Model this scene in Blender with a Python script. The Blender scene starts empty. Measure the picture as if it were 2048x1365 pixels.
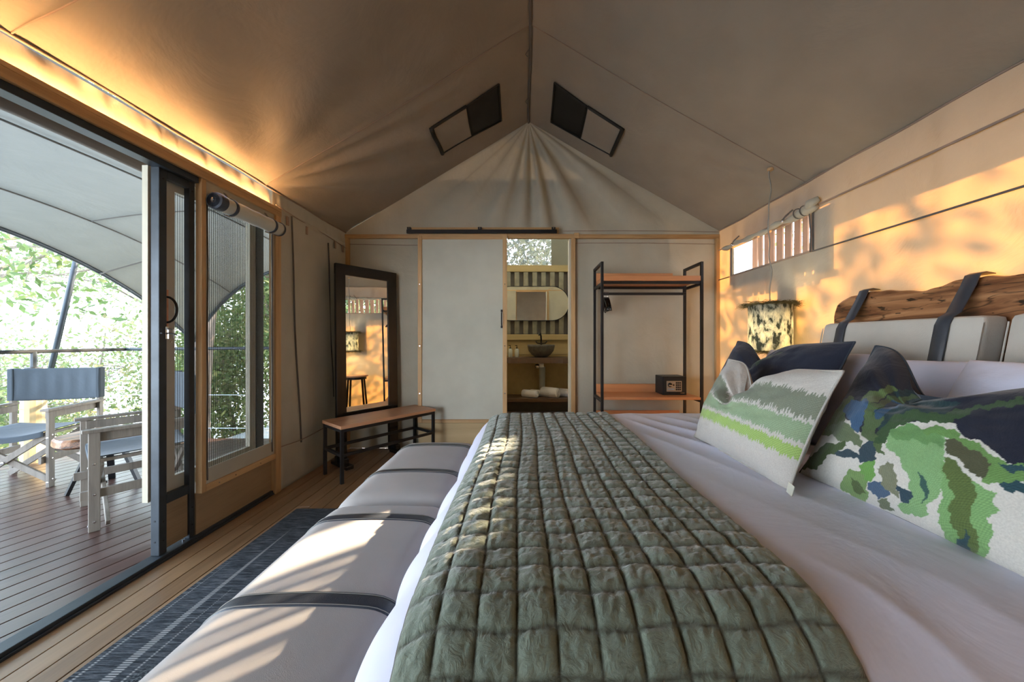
import bpy, math, random
import numpy as np
from mathutils import Vector, Matrix
random.seed(7); rng = np.random.default_rng(7)
PI = math.pi
S = bpy.context.scene
COL = S.collection
# ------------------------------------------------------------------ camera, sky, sun, exposure
H = 1.165; F = 690.0
cd = bpy.data.cameras.new('camera'); cam = bpy.data.objects.new('camera', cd); COL.objects.link(cam)
cam.location = (0, 0, H); cam.rotation_euler = (PI/2, 0, 0)
cd.sensor_width = 36; cd.lens = 36*F/2048; cd.shift_x = -26/2048; cd.shift_y = -2.5/2048
cd.clip_start = 0.02; cd.clip_end = 500
S.camera = cam
world = bpy.data.worlds.new('world'); S.world = world; world.use_nodes = True
wn = world.node_tree; bg = wn.nodes['Background']
tc = wn.nodes.new('ShaderNodeTexCoord'); sp = wn.nodes.new('ShaderNodeSeparateXYZ')
cr = wn.nodes.new('ShaderNodeValToRGB')
cr.color_ramp.elements[0].position = 0.0; cr.color_ramp.elements[0].color = (.88, .94, 1.0, 1)
cr.color_ramp.elements[1].position = 0.6; cr.color_ramp.elements[1].color = (.46, .69, 1.0, 1)
wn.links.new(tc.outputs['Generated'], sp.inputs[0]); wn.links.new(sp.outputs['Z'], cr.inputs[0])
wn.links.new(cr.outputs[0], bg.inputs[0]); bg.inputs[1].default_value = 6.0
sd = bpy.data.lights.new('sun', 'SUN'); sun = bpy.data.objects.new('sun', sd); COL.objects.link(sun)
sd.energy = 22; sd.color = (1, .80, .56); sd.angle = math.radians(.7)
SUN_D = Vector((-1, -.78, -.538)).normalized()
sun.rotation_euler = SUN_D.to_track_quat('-Z', 'Y').to_euler()
S.view_settings.view_transform = 'Standard'; S.view_settings.look = 'None'
S.view_settings.exposure = 0.95; S.view_settings.gamma = 1; S.view_settings.use_curve_mapping = False
S.cycles.max_bounces = 10; S.cycles.diffuse_bounces = 6; S.cycles.transparent_max_bounces = 16
S.cycles.use_denoising = True; S.cycles.sample_clamp_indirect = 8

# ------------------------------------------------------------------ materials
def nodes(name):
    m = bpy.data.materials.new(name); m.use_nodes = True
    return m, m.node_tree, m.node_tree.nodes['Principled BSDF']
def noise(nt, scale, detail=3, vec=None, rough=.5, stretch=None, dist=0.0):
    n = nt.nodes.new('ShaderNodeTexNoise'); n.inputs['Scale'].default_value = scale; n.inputs['Detail'].default_value = detail
    n.inputs['Roughness'].default_value = rough; n.inputs['Distortion'].default_value = dist
    t = nt.nodes.new('ShaderNodeTexCoord'); mp = nt.nodes.new('ShaderNodeMapping')
    if stretch: mp.inputs['Scale'].default_value = stretch
    nt.links.new(t.outputs['Object'], mp.inputs[0]); nt.links.new(mp.outputs[0], n.inputs['Vector'])
    return n
def ramp(nt, fac, stops):
    r = nt.nodes.new('ShaderNodeValToRGB'); e = r.color_ramp.elements
    while len(e) < len(stops): e.new(.5)
    for i, (p, c) in enumerate(stops): e[i].position = p; e[i].color = (*c, 1)
    nt.links.new(fac, r.inputs[0]); return r
def bump(nt, h, strength, dist=.01, prev=None):
    b = nt.nodes.new('ShaderNodeBump'); b.inputs['Strength'].default_value = strength; b.inputs['Distance'].default_value = dist
    nt.links.new(h, b.inputs['Height'])
    if prev: nt.links.new(prev.outputs[0], b.inputs['Normal'])
    return b
def plain(name, col, rough=.6, metal=0, var=.12, nscale=9, bmp=.15, bscale=60, stretch=None, spec=.5):
    m, nt, p = nodes(name)
    n = noise(nt, nscale, 4, stretch=stretch)
    r = ramp(nt, n.outputs[0], [(.3, tuple(c*(1-var) for c in col)), (.7, tuple(min(1, c*(1+var)) for c in col))])
    nt.links.new(r.outputs[0], p.inputs['Base Color'])
    p.inputs['Roughness'].default_value = rough; p.inputs['Metallic'].default_value = metal
    p.inputs['Specular IOR Level'].default_value = spec
    if bmp:
        b = noise(nt, bscale, 3, stretch=stretch); bb = bump(nt, b.outputs[0], bmp, .004); nt.links.new(bb.outputs[0], p.inputs['Normal'])
    return m
def rnd(nt):
    return nt.nodes.new('ShaderNodeObjectInfo').outputs['Random']
def wood(name, dark, light, axis=1, rough=.5, grain=14, coat=0, objvar=.25, bmp=.25, knots=False):
    """grain runs along the given axis of the object"""
    m, nt, p = nodes(name)
    st = [1, 1, 1]; st[axis] = .07
    n = noise(nt, grain, 6, stretch=tuple(st), rough=.6, dist=.4)
    n2 = noise(nt, grain*6, 3, stretch=tuple(st), rough=.7)
    mx = nt.nodes.new('ShaderNodeMath'); mx.operation = 'MULTIPLY_ADD'; mx.inputs[1].default_value = .35
    nt.links.new(n2.outputs[0], mx.inputs[0]); nt.links.new(n.outputs[0], mx.inputs[2])
    ad = nt.nodes.new('ShaderNodeMath'); ad.operation = 'MULTIPLY_ADD'; ad.inputs[1].default_value = objvar
    nt.links.new(rnd(nt), ad.inputs[0]); nt.links.new(mx.outputs[0], ad.inputs[2])
    mid = tuple((a+b)/2 for a, b in zip(dark, light))
    r = ramp(nt, ad.outputs[0], [(.45, dark), (.68, mid), (1.0, light)])
    nt.links.new(r.outputs[0], p.inputs['Base Color']); p.inputs['Roughness'].default_value = rough
    p.inputs['Coat Weight'].default_value = coat; p.inputs['Coat Roughness'].default_value = .25
    b = bump(nt, mx.outputs[0], bmp, .003); nt.links.new(b.outputs[0], p.inputs['Normal'])
    return m
def cloth(name, col, trans=0.0, tcol=None, rough=.9, weave=900, wv=.25, crease=.25, cscale=7, var=.06, attr=False, sheen=.2):
    m, nt, p = nodes(name)
    if attr:
        a = nt.nodes.new('ShaderNodeAttribute'); a.attribute_name = 'Col'; base = a.outputs['Color']
        n = noise(nt, 260, 2)
        mm = nt.nodes.new('ShaderNodeMixRGB'); mm.blend_type = 'MULTIPLY'; mm.inputs[0].default_value = .35
        r = ramp(nt, n.outputs[0], [(.3, (.72,)*3), (.7, (1.2,)*3)])
        nt.links.new(base, mm.inputs[1]); nt.links.new(r.outputs[0], mm.inputs[2]); base = mm.outputs[0]
    else:
        n = noise(nt, 4, 4)
        r = ramp(nt, n.outputs[0], [(.3, tuple(c*(1-var) for c in col)), (.7, tuple(min(1, c*(1+var)) for c in col))])
        base = r.outputs[0]
    nt.links.new(base, p.inputs['Base Color']); p.inputs['Roughness'].default_value = rough
    p.inputs['Sheen Weight'].default_value = sheen; p.inputs['Specular IOR Level'].default_value = .2
    c1 = noise(nt, cscale, 5, rough=.6, dist=.8); b1 = bump(nt, c1.outputs[0], crease, .03)
    w1 = noise(nt, weave, 1, stretch=(1, 1, .35)); b2 = bump(nt, w1.outputs[0], wv, .001, b1)
    nt.links.new(b2.outputs[0], p.inputs['Normal'])
    if trans > 0:
        t = nt.nodes.new('ShaderNodeBsdfTranslucent'); t.inputs[0].default_value = (*(tcol or col), 1)
        nt.links.new(b1.outputs[0], t.inputs['Normal'])
        mx = nt.nodes.new('ShaderNodeMixShader'); mx.inputs[0].default_value = trans
        nt.links.new(p.outputs[0], mx.inputs[1]); nt.links.new(t.outputs[0], mx.inputs[2])
        nt.links.new(mx.outputs[0], nt.nodes['Material Output'].inputs[0])
    return m
def screen(name, col, cover, lines=(0, 1, 0), scale=120, base=.18):
    """insect mesh: threads in one direction close together, open in between"""
    m, nt, p = nodes(name)
    p.inputs['Base Color'].default_value = (*col, 1); p.inputs['Roughness'].default_value = .8
    t = nt.nodes.new('ShaderNodeTexCoord'); d = nt.nodes.new('ShaderNodeVectorMath'); d.operation = 'DOT_PRODUCT'
    d.inputs[1].default_value = tuple(l*scale*2*PI for l in lines)
    nt.links.new(t.outputs['Object'], d.inputs[0])
    s = nt.nodes.new('ShaderNodeMath'); s.operation = 'SINE'; nt.links.new(d.outputs['Value'], s.inputs[0])
    a = nt.nodes.new('ShaderNodeMath'); a.operation = 'MULTIPLY_ADD'; a.inputs[1].default_value = cover; a.inputs[2].default_value = base; a.use_clamp = True
    nt.links.new(s.outputs[0], a.inputs[0])
    tr = nt.nodes.new('ShaderNodeBsdfTransparent'); mx = nt.nodes.new('ShaderNodeMixShader')
    nt.links.new(a.outputs[0], mx.inputs[0]); nt.links.new(tr.outputs[0], mx.inputs[1]); nt.links.new(p.outputs[0], mx.inputs[2])
    nt.links.new(mx.outputs[0], nt.nodes['Material Output'].inputs[0])
    return m
def emit(name, col, st):
    m, nt, p = nodes(name); p.inputs['Base Color'].default_value = (*col, 1)
    p.inputs['Emission Color'].default_value = (*col, 1); p.inputs['Emission Strength'].default_value = st
    return m
def attrmat(name, rough=.7, trans=0):
    m, nt, p = nodes(name); a = nt.nodes.new('ShaderNodeAttribute'); a.attribute_name = 'Col'
    nt.links.new(a.outputs['Color'], p.inputs['Base Color']); p.inputs['Roughness'].default_value = rough
    if trans:
        t = nt.nodes.new('ShaderNodeBsdfTranslucent'); nt.links.new(a.outputs['Color'], t.inputs[0])
        mx = nt.nodes.new('ShaderNodeMixShader'); mx.inputs[0].default_value = trans
        nt.links.new(p.outputs[0], mx.inputs[1]); nt.links.new(t.outputs[0], mx.inputs[2])
        nt.links.new(mx.outputs[0], nt.nodes['Material Output'].inputs[0])
    return m
M = {}
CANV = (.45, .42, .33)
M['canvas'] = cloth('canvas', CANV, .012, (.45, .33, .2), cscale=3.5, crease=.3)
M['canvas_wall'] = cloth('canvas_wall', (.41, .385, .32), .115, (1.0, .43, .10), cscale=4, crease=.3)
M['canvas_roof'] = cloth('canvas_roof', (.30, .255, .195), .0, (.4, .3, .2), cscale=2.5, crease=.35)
M['canvas_pale'] = cloth('canvas_pale', (.58, .58, .49), .06, (.5, .45, .35), cscale=2, crease=.15)
M['fly'] = plain('fly_sheet', (.33, .33, .29), .8, var=.1, nscale=3)
M['awning'] = cloth('awning_sheet', (.185, .18, .15), .03, (.4, .45, .45), cscale=2, crease=.3)
M['bath_roof'] = cloth('bath_roof', (.6, .58, .5), .55, (.7, .66, .55))
M['seam'] = plain('seam_tape', (.30, .22, .17), .9)
M['seam_dark'] = plain('seam_dark', (.12, .11, .10), .9)
M['pine'] = wood('pine_timber', (.30, .165, .06), (.62, .40, .19), 2, .55, 12)
M['pine_y'] = wood('pine_timber_long', (.30, .165, .06), (.62, .40, .19), 1, .55, 12)
M['pine_x'] = wood('pine_timber_across', (.30, .165, .06), (.62, .40, .19), 0, .55, 12)
M['cream'] = wood('cream_timber', (.42, .38, .28), (.58, .54, .42), 2, .6, 10, bmp=.1)
M['ply'] = wood('ply_panel', (.19, .125, .065), (.33, .225, .125), 1, .6, 20)
M['kerb'] = wood('kerb_timber', (.36, .25, .11), (.60, .45, .24), 0, .6, 5)
M['floor'] = wood('floor_boards', (.13, .068, .03), (.34, .20, .10), 1, .38, 9, .15, .30)
M['deck'] = wood('deck_boards', (.035, .015, .011), (.105, .05, .038), 1, .33, 9, .3, .22)
M['steel'] = plain('dark_steel', (.045, .055, .065), .42, .5, var=.2, bmp=.05)
M['black'] = plain('black_metal', (.02, .021, .023), .45, .4, var=.2, bmp=.05)
M['blackwood'] = plain('black_stained_wood', (.008, .008, .009), .25, 0, var=.4, nscale=20, bmp=.15, stretch=(1, 1, .1))
M['shelf'] = wood('orange_shelf_wood', (.42, .16, .06), (.66, .30, .13), 0, .4, 10, .2)
M['bench'] = wood('bench_wood', (.42, .20, .10), (.66, .37, .21), 0, .42, 8, .2)
M['mirror'] = plain('mirror_glass', (.9, .9, .88), .01, 1, var=0, bmp=0)
M['white'] = cloth('white_cotton', (.65, .665, .80), cscale=3, crease=.25, weave=1500, wv=.05, var=.02)
M['pinkw'] = cloth('pillow_cotton', (.74, .69, .74), cscale=6, crease=.35, weave=1500, wv=.05, var=.02)
M['ottoman'] = cloth('grey_upholstery', (.40, .375, .355), cscale=2, crease=.08, weave=700, wv=.5)
M['head'] = cloth('linen_upholstery', (.52, .50, .45), cscale=3, crease=.1, weave=420, wv=.8, var=.1)
M['leather'] = plain('dark_leather', (.045, .053, .068), .35, 0, var=.2, bmp=.2, bscale=300)
M['print'] = cloth('printed_cotton', (1, 1, 1), attr=True, cscale=9, crease=.25, weave=900, wv=.4)
M['quilt'] = cloth('quilt_velvet', (1, 1, 1), attr=True, cscale=40, crease=.35, weave=900, wv=.1, sheen=.6)
m, nt, p = nodes('woven_rug')
a = nt.nodes.new('ShaderNodeAttribute'); a.attribute_name = 'Col'; sr = nt.nodes.new('ShaderNodeSeparateColor'); nt.links.new(a.outputs['Color'], sr.inputs[0])
n = noise(nt, 160, 4, stretch=(.06, 1, 1), rough=.8); r = ramp(nt, n.outputs[0], [(.38, (.016, .019, .023)), (.5, (.055, .064, .075)), (.64, (.15, .16, .175))])
def dash(period, ax):
    t = nt.nodes.new('ShaderNodeTexCoord'); sx = nt.nodes.new('ShaderNodeSeparateXYZ'); nt.links.new(t.outputs['Object'], sx.inputs[0])
    mm = nt.nodes.new('ShaderNodeMath'); mm.operation = 'MULTIPLY'; mm.inputs[1].default_value = 2*PI/period; nt.links.new(sx.outputs[ax], mm.inputs[0])
    ss = nt.nodes.new('ShaderNodeMath'); ss.operation = 'SINE'; nt.links.new(mm.outputs[0], ss.inputs[0])
    cc = nt.nodes.new('ShaderNodeMath'); cc.operation = 'MULTIPLY_ADD'; cc.inputs[1].default_value = 1.2; cc.inputs[2].default_value = .6; cc.use_clamp = True; nt.links.new(ss.outputs[0], cc.inputs[0]); return cc
d_ = dash(.0085, 1); mu = nt.nodes.new('ShaderNodeMath'); mu.operation = 'MULTIPLY'; nt.links.new(d_.outputs[0], mu.inputs[0]); nt.links.new(sr.outputs[0], mu.inputs[1])
n5 = noise(nt, 110, 2); sp5 = ramp(nt, n5.outputs[0], [(.45, (.012, .015, .02)), (.6, (.16, .18, .19))])
mA = nt.nodes.new('ShaderNodeMixRGB'); nt.links.new(sr.outputs[1], mA.inputs[0]); nt.links.new(r.outputs[0], mA.inputs[1]); nt.links.new(sp5.outputs[0], mA.inputs[2])
mB = nt.nodes.new('ShaderNodeMixRGB'); nt.links.new(mu.outputs[0], mB.inputs[0]); nt.links.new(mA.outputs[0], mB.inputs[1]); mB.inputs[2].default_value = (.42, .42, .41, 1)
nt.links.new(mB.outputs[0], p.inputs['Base Color']); p.inputs['Roughness'].default_value = .9; p.inputs['Specular IOR Level'].default_value = .2
bb = bump(nt, n.outputs[0], .5, .003); nt.links.new(bb.outputs[0], p.inputs['Normal']); M['rug'] = m
M['greywood'] = wood('weathered_grey_wood', (.13, .11, .09), (.31, .27, .225), 2, .7, 20, 0, .15)
M['blue'] = cloth('blue_grey_canvas', (.08, .096, .112), .1, (.15, .2, .25), cscale=5, crease=.2)
M['chrome'] = plain('bright_metal', (.7, .7, .7), .2, 1, var=.05, bmp=0)
M['leaf'] = attrmat('leaves', .6, .45)
M['bark'] = plain('bark', (.23, .18, .14), .9, var=.35, nscale=14, bmp=.9, bscale=25, stretch=(1, 1, .3))
M['sand'] = plain('river_sand', (.66, .65, .61), .9, var=.15, nscale=.3, bmp=.2, bscale=2)
M['scrub'] = plain('scrub', (.085, .08, .045), .95, var=.3, nscale=1.5, bmp=.3, bscale=8)
M['pole'] = wood('round_pole', (.36, .26, .12), (.62, .50, .28), 2, .6, 8)
M['log'] = wood('dark_log', (.045, .03, .02), (.13, .09, .06), 1, .7, 8)
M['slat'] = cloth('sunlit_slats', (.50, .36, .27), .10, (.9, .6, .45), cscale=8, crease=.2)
M['mesh_l'] = screen('insect_mesh', (.10, .11, .11), .16, scale=75, base=.22)
M['mesh_r'] = screen('insect_mesh_fine', (.35, .25, .2), .06, scale=150, base=.14)
M['mesh_b'] = screen('insect_mesh_grey', (.3, .3, .3), .06, lines=(1, 0, 0), scale=150, base=.2)
M['dark'] = plain('black_mesh', (.012, .012, .01), .7, var=.3)
M['stone'] = plain('grey_stone', (.10, .10, .095), .7, var=.35, nscale=16, bmp=.4, bscale=40)
M['slab'] = wood('dark_live_edge', (.035, .02, .014), (.13, .07, .04), 0, .4, 9, .2)
M['corr'] = plain('corrugated_sheet', (.25, .24, .19), .5, .6, var=.2, bmp=.1)
M['tan'] = plain('tan_board', (.50, .38, .19), .8, var=.08, nscale=12)
M['olive'] = wood('olive_board', (.26, .20, .09), (.44, .34, .17), 0, .7, 8)
M['pvc'] = plain('white_plastic', (.75, .75, .72), .3, var=.02, bmp=0)
M['bottle'] = plain('pale_bottle', (.42, .44, .40), .35, var=.05, bmp=0)
M['towel'] = cloth('white_towel', (.72, .72, .78), weave=400, wv=1.0, crease=.3, cscale=20, var=.02)
M['twig'] = plain('dry_twigs', (.17, .14, .05), .8, var=.4, nscale=40)
M['wire'] = plain('wire', (.30, .29, .25), .6, var=.1, bmp=0)
M['led'] = emit('led_strip', (1, .56, .24), 66)
M['bulb'] = emit('lamp_bulb', (1, .84, .6), 100)
M['blueprint'] = plain('blue_print', (.15, .35, .65), .4, var=0, bmp=0)
M['plate'] = plain('safe_plate', (.42, .38, .33), .35, .7, var=.05, bmp=0)
# lamp shade: patchy bark-like paper glowing where it is thin
m, nt, p = nodes('patchy_shade')
n = noise(nt, 26, 6, stretch=(1, 1, .45), rough=.65); r = ramp(nt, n.outputs[0], [(.42, (.10, .11, .08)), (.47, (.42, .42, .34)), (.62, (.78, .74, .58))])
nt.links.new(r.outputs[0], p.inputs['Base Color']); p.inputs['Roughness'].default_value = .9
t = nt.nodes.new('ShaderNodeBsdfTranslucent'); nt.links.new(r.outputs[0], t.inputs[0])
mx = nt.nodes.new('ShaderNodeMixShader'); mx.inputs[0].default_value = .38
nt.links.new(p.outputs[0], mx.inputs[1]); nt.links.new(t.outputs[0], mx.inputs[2]); nt.links.new(mx.outputs[0], nt.nodes['Material Output'].inputs[0])
M['shade'] = m
# live-edge headboard: spalted wood with black cracks and worm holes
m, nt, p = nodes('live_edge_headboard')
n = noise(nt, 7, 7, stretch=(1, .22, 1.6), rough=.6, dist=1.2)
r = ramp(nt, n.outputs[0], [(.33, (.035, .015, .008)), (.44, (.16, .065, .027)), (.55, (.34, .155, .065)), (.70, (.50, .27, .13))])
n2 = noise(nt, 4, 4, stretch=(1, .25, 1.4), rough=.5, dist=2.0)
cr1 = ramp(nt, n2.outputs[0], [(.480, (1,)*3), (.497, (.05,)*3), (.514, (1,)*3)])
n3 = noise(nt, 38, 2, stretch=(1, .5, 1.2)); cr2 = ramp(nt, n3.outputs[0], [(.31, (.05,)*3), (.35, (1,)*3)])
a = nt.nodes.new('ShaderNodeMixRGB'); a.blend_type = 'MULTIPLY'; a.inputs[0].default_value = .85
nt.links.new(r.outputs[0], a.inputs[1]); nt.links.new(cr1.outputs[0], a.inputs[2])
b = nt.nodes.new('ShaderNodeMixRGB'); b.blend_type = 'MULTIPLY'; b.inputs[0].default_value = .9
nt.links.new(a.outputs[0], b.inputs[1]); nt.links.new(cr2.outputs[0], b.inputs[2])
nt.links.new(b.outputs[0], p.inputs['Base Color']); p.inputs['Roughness'].default_value = .35
bb = bump(nt, n.outputs[0], .4, .01); nt.links.new(bb.outputs[0], p.inputs['Normal'])
M['headwood'] = m

# ------------------------------------------------------------------ mesh builder
class MB:
    def __init__(s): s.v = []; s.f = []; s.c = []; s.n = 0
    def add(s, v, f, c=None):
        v = np.asarray(v, float).reshape(-1, 3)
        s.v.append(v); s.f += [tuple(int(i)+s.n for i in q) for q in f]
        if c is not None: s.c.append(np.broadcast_to(np.asarray(c, float), (len(v), 3)))
        s.n += len(v); return s
    def box(s, x0, x1, y0, y1, z0, z1):
        v = [(x, y, z) for x in (x0, x1) for y in (y0, y1) for z in (z0, z1)]
        return s.add(v, [(0, 1, 3, 2), (4, 6, 7, 5), (0, 4, 5, 1), (2, 3, 7, 6), (0, 2, 6, 4), (1, 5, 7, 3)])
    def bar(s, a, b, w, h, up=(0, 0, 1)):
        """rectangular bar from a to b; w across, h along the up side"""
        a = Vector(a); b = Vector(b); d = (b-a).normalized(); u = Vector(up)
        r = d.cross(u)
        if r.length < 1e-4: r = d.cross(Vector((1, 0, 0)))
        r.normalize(); u = r.cross(d).normalized(); r = r*w/2; u = u*h/2
        v = [q+i*r+j*u for q in (a, b) for i in (-1, 1) for j in (-1, 1)]
        return s.add([tuple(q) for q in v], [(0, 1, 3, 2), (4, 6, 7, 5), (0, 4, 5, 1), (2, 3, 7, 6), (0, 2, 6, 4), (1, 5, 7, 3)])
    def tube(s, pts, rad, n=8, cap=True):
        pts = [Vector(q) for q in pts]; k = len(pts)
        rr = rad if hasattr(rad, '__len__') else [rad]*k
        vs = []; up = None
        for i, q in enumerate(pts):
            d = (pts[min(i+1, k-1)]-pts[max(i-1, 0)]).normalized()
            if up is None: up = Vector((0, 0, 1)) if abs(d.z) < .9 else Vector((1, 0, 0))
            r = d.cross(up).normalized(); up = r.cross(d).normalized()
            for j in range(n):
                t = 2*PI*j/n; vs.append(q+r*math.cos(t)*rr[i]+up*math.sin(t)*rr[i])
        fs = [(i*n+j, i*n+(j+1) % n, (i+1)*n+(j+1) % n, (i+1)*n+j) for i in range(k-1) for j in range(n)]
        if cap: fs += [tuple(range(n))[::-1], tuple((k-1)*n+j for j in range(n))]
        return s.add([tuple(q) for q in vs], fs)
    def lathe(s, c, prof, n=24, axis='z'):
        vs = []
        for (r, h) in prof:
            for j in range(n):
                t = 2*PI*j/n; a, b = r*math.cos(t), r*math.sin(t)
                q = {'z': (a, b, h), 'x': (h, a, b), 'y': (b, h, a)}[axis]
                vs.append((c[0]+q[0], c[1]+q[1], c[2]+q[2]))
        k = len(prof)
        fs = [(i*n+j, i*n+(j+1) % n, (i+1)*n+(j+1) % n, (i+1)*n+j) for i in range(k-1) for j in range(n)]
        return s.add(vs, fs)
    def grid(s, P, mask=None, c=None, flip=False):
        """P: array (a, b, 3)"""
        a, b = P.shape[:2]; idx = np.arange(a*b).reshape(a, b)
        q = np.stack([idx[:-1, :-1], idx[1:, :-1], idx[1:, 1:], idx[:-1, 1:]], -1)
        if mask is not None: q = q[mask]
        q = q.reshape(-1, 4)
        if flip: q = q[:, ::-1]
        return s.add(P.reshape(-1, 3), q.tolist(), None if c is None else c.reshape(-1, 3))
    def build(s, name, mat, parent=None, origin=None, smooth=False, local=False, bevel=0, solid=0, kind=None):
        V = np.concatenate(s.v) if s.v else np.zeros((0, 3))
        if parent is not None and not local:
            r = parent
            while r.parent: r = r.parent
            mi = np.array((Matrix.Translation(r.location) @ r.rotation_euler.to_matrix().to_4x4()).inverted())
            V = V @ mi[:3, :3].T + mi[:3, 3]
        if origin is not None: V = V-np.array(origin)
        me = bpy.data.meshes.new(name); me.from_pydata(V.tolist(), [], s.f); me.validate()
        if s.c:
            ca = np.concatenate(s.c); at = me.color_attributes.new('Col', 'FLOAT_COLOR', 'POINT')
            at.data.foreach_set('color', np.concatenate([ca, np.ones((len(ca), 1))], 1).astype(np.float32).ravel())
        me.materials.append(M[mat] if isinstance(mat, str) else mat)
        if smooth: me.polygons.foreach_set('use_smooth', [True]*len(me.polygons))
        o = bpy.data.objects.new(name, me); COL.objects.link(o)
        if origin is not None: o.location = origin
        if parent is not None: o.parent = parent
        if bevel:
            b = o.modifiers.new('bevel', 'BEVEL'); b.width = bevel; b.segments = 2; b.limit_method = 'ANGLE'
        if solid:
            b = o.modifiers.new('solid', 'SOLIDIFY'); b.thickness = solid; b.offset = 0
        if kind: o['kind'] = kind
        return o
def tag(o, label, cat, group=None):
    o['label'] = label; o['category'] = cat
    if group: o['group'] = group
    return o
def thing(name, label, cat, loc=(0, 0, 0), rz=0, group=None):
    o = bpy.data.objects.new(name, None); COL.objects.link(o); o.location = loc; o.rotation_euler = (0, 0, rz)
    o.empty_display_size = .1
    return tag(o, label, cat, group)
def struct(name):
    o = bpy.data.objects.new(name, None); COL.objects.link(o); o['kind'] = 'structure'; return o
def dup(o, parent=None):
    c = o.copy(); COL.objects.link(c); c.parent = parent
    for ch in [q for q in bpy.data.objects if q.parent == o]: dup(ch, c)
    return c
def B(name, mat, parent, *a, bevel=0, local=False, kind=None, origin=None):
    mb = MB(); mb.box(*a); return mb.build(name, mat, parent, bevel=bevel, local=local, kind=kind, origin=origin)
def lines(a, b, step, marks=()):
    n = max(2, int(abs(b-a)/step)+1); t = list(np.linspace(a, b, n))
    for mk in marks:
        i = int(np.argmin([abs(q-mk) for q in t])); t[i] = mk
    return np.array(t)
_ph = rng.uniform(0, 6.28, (24, 3)); _dr = rng.normal(size=(24, 2))
def wob(x, y, f=3.0, k=8, seed=0):
    """smooth pseudo noise, about -1..1"""
    o = 0
    for i in range(k):
        j = (i+seed*5) % 24; a = math.atan2(_dr[j, 1], _dr[j, 0]); g = f*(.6+.25*i)
        o = o+np.sin(g*(x*math.cos(a)+y*math.sin(a))+_ph[j, 0]+.8*np.sin(g*.6*(x*math.sin(a)-y*math.cos(a))+_ph[j, 1]))/(1+.25*i)
    return o/3.2
def sstep(a, b, x):
    t = np.clip((x-a)/(b-a), 0, 1); return t*t*(3-2*t)
def inpoly(px, py, poly):
    ins = np.zeros(px.shape, bool); n = len(poly)
    for i in range(n):
        x0, y0 = poly[i]; x1, y1 = poly[(i+1) % n]
        if y0 == y1: continue
        c = ((y0 > py) != (y1 > py)) & (px < (x1-x0)*(py-y0)/(y1-y0)+x0); ins ^= c
    return ins
def W(px, py, t):   # a point at depth t
    return ((px-1050)/F*t, t, H+(680-py)/F*t)

# ------------------------------------------------------------------ tent shell
XL, XR, XM = -1.92, 2.08, .04
YB, YF = 3.71, -1.7
ZL, ZR, ZT = 2.31, 2.33, 3.50
SL, SR = (ZT-ZL)/(XM-XL), (ZT-ZR)/(XR-XM)
SEAMS = (2.54, 1.28, .02, -1.2)
def zc(x, y):
    x = np.asarray(x, float); y = np.asarray(y, float)
    left = x < XM
    e = np.where(left, (XM-x)/(XM-XL), (x-XM)/(XR-XM)); z = np.where(left, ZT-SL*(XM-x), ZT-SR*(x-XM))
    bay = np.abs(np.sin(PI*(y-2.54)/1.26)); z = z-.045*bay*np.clip(4*e*(1-e), 0, 1)*np.where(y > 2.54, .6, 1)
    rho = np.hypot((1-e)*1.96, y-2.56); phi = np.arctan2(y-2.56, (1-e)*1.96+1e-6)
    edge = sstep(0, .10, e)*sstep(0, .05, 1-e)
    fan = np.sin(16*phi+2.2*np.sin(3*phi))*np.exp(-rho/1.1)*sstep(.05, .35, rho)*sstep(2.5, 2.75, y)*sstep(0, .3, YB-y)
    z = z-.045*fan*edge*np.where(left, 1, .35)
    fan2 = np.sin(9*phi+1)*np.exp(-rho/1.6)*sstep(.1, .6, rho)*sstep(2.5, 2.2, y)
    z = z-.032*fan2*edge*np.where(left, 1, .25)
    for ce in (1.28, .6):   # short creases running in from the eave
        z = z-np.where(left, .3, 1)*.010*np.sin((y-ce)*34+4*e)*np.exp(-(1-e)/.10)*edge*np.exp(-((y-ce-.5)/.5)**2)
    z = z-.008*wob(x, y, 2.6)*edge
    for sy in SEAMS: z = z-.010*np.exp(-((y-sy-.02*np.sin(3*e))/.014)**2)
    return z
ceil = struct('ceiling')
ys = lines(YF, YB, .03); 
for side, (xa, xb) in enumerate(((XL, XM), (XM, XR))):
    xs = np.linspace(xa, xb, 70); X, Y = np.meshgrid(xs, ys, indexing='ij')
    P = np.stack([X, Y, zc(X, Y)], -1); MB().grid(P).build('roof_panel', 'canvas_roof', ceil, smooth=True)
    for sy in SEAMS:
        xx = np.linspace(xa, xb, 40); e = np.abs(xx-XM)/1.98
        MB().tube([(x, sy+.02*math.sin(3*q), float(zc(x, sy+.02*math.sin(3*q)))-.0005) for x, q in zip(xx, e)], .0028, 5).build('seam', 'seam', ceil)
# ridge rope and eave welts
MB().tube([(XM+.006*math.sin(y*5), y, ZT-.012) for y in np.linspace(YF, YB, 60)], .011, 7).build('ridge_rope', 'seam_dark', ceil)
for y in (1.9, 2.25, 2.75, 3.3):
    MB().tube([(XM-.01, y, ZT-.02), (XM-.035, y+.01, ZT-.05), (XM-.02, y, ZT-.075)], .004, 5).build('rope_tie', 'seam_dark', ceil)
for x, z in ((XL, ZL), (XR, ZR)):
    MB().tube([(x+(-.004 if x > 0 else .004), y, z-.004+.004*math.sin(y*9)) for y in np.linspace(YF, YB, 120)], .006, 6).build('eave_welt', 'seam', ceil, smooth=True)
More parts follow.
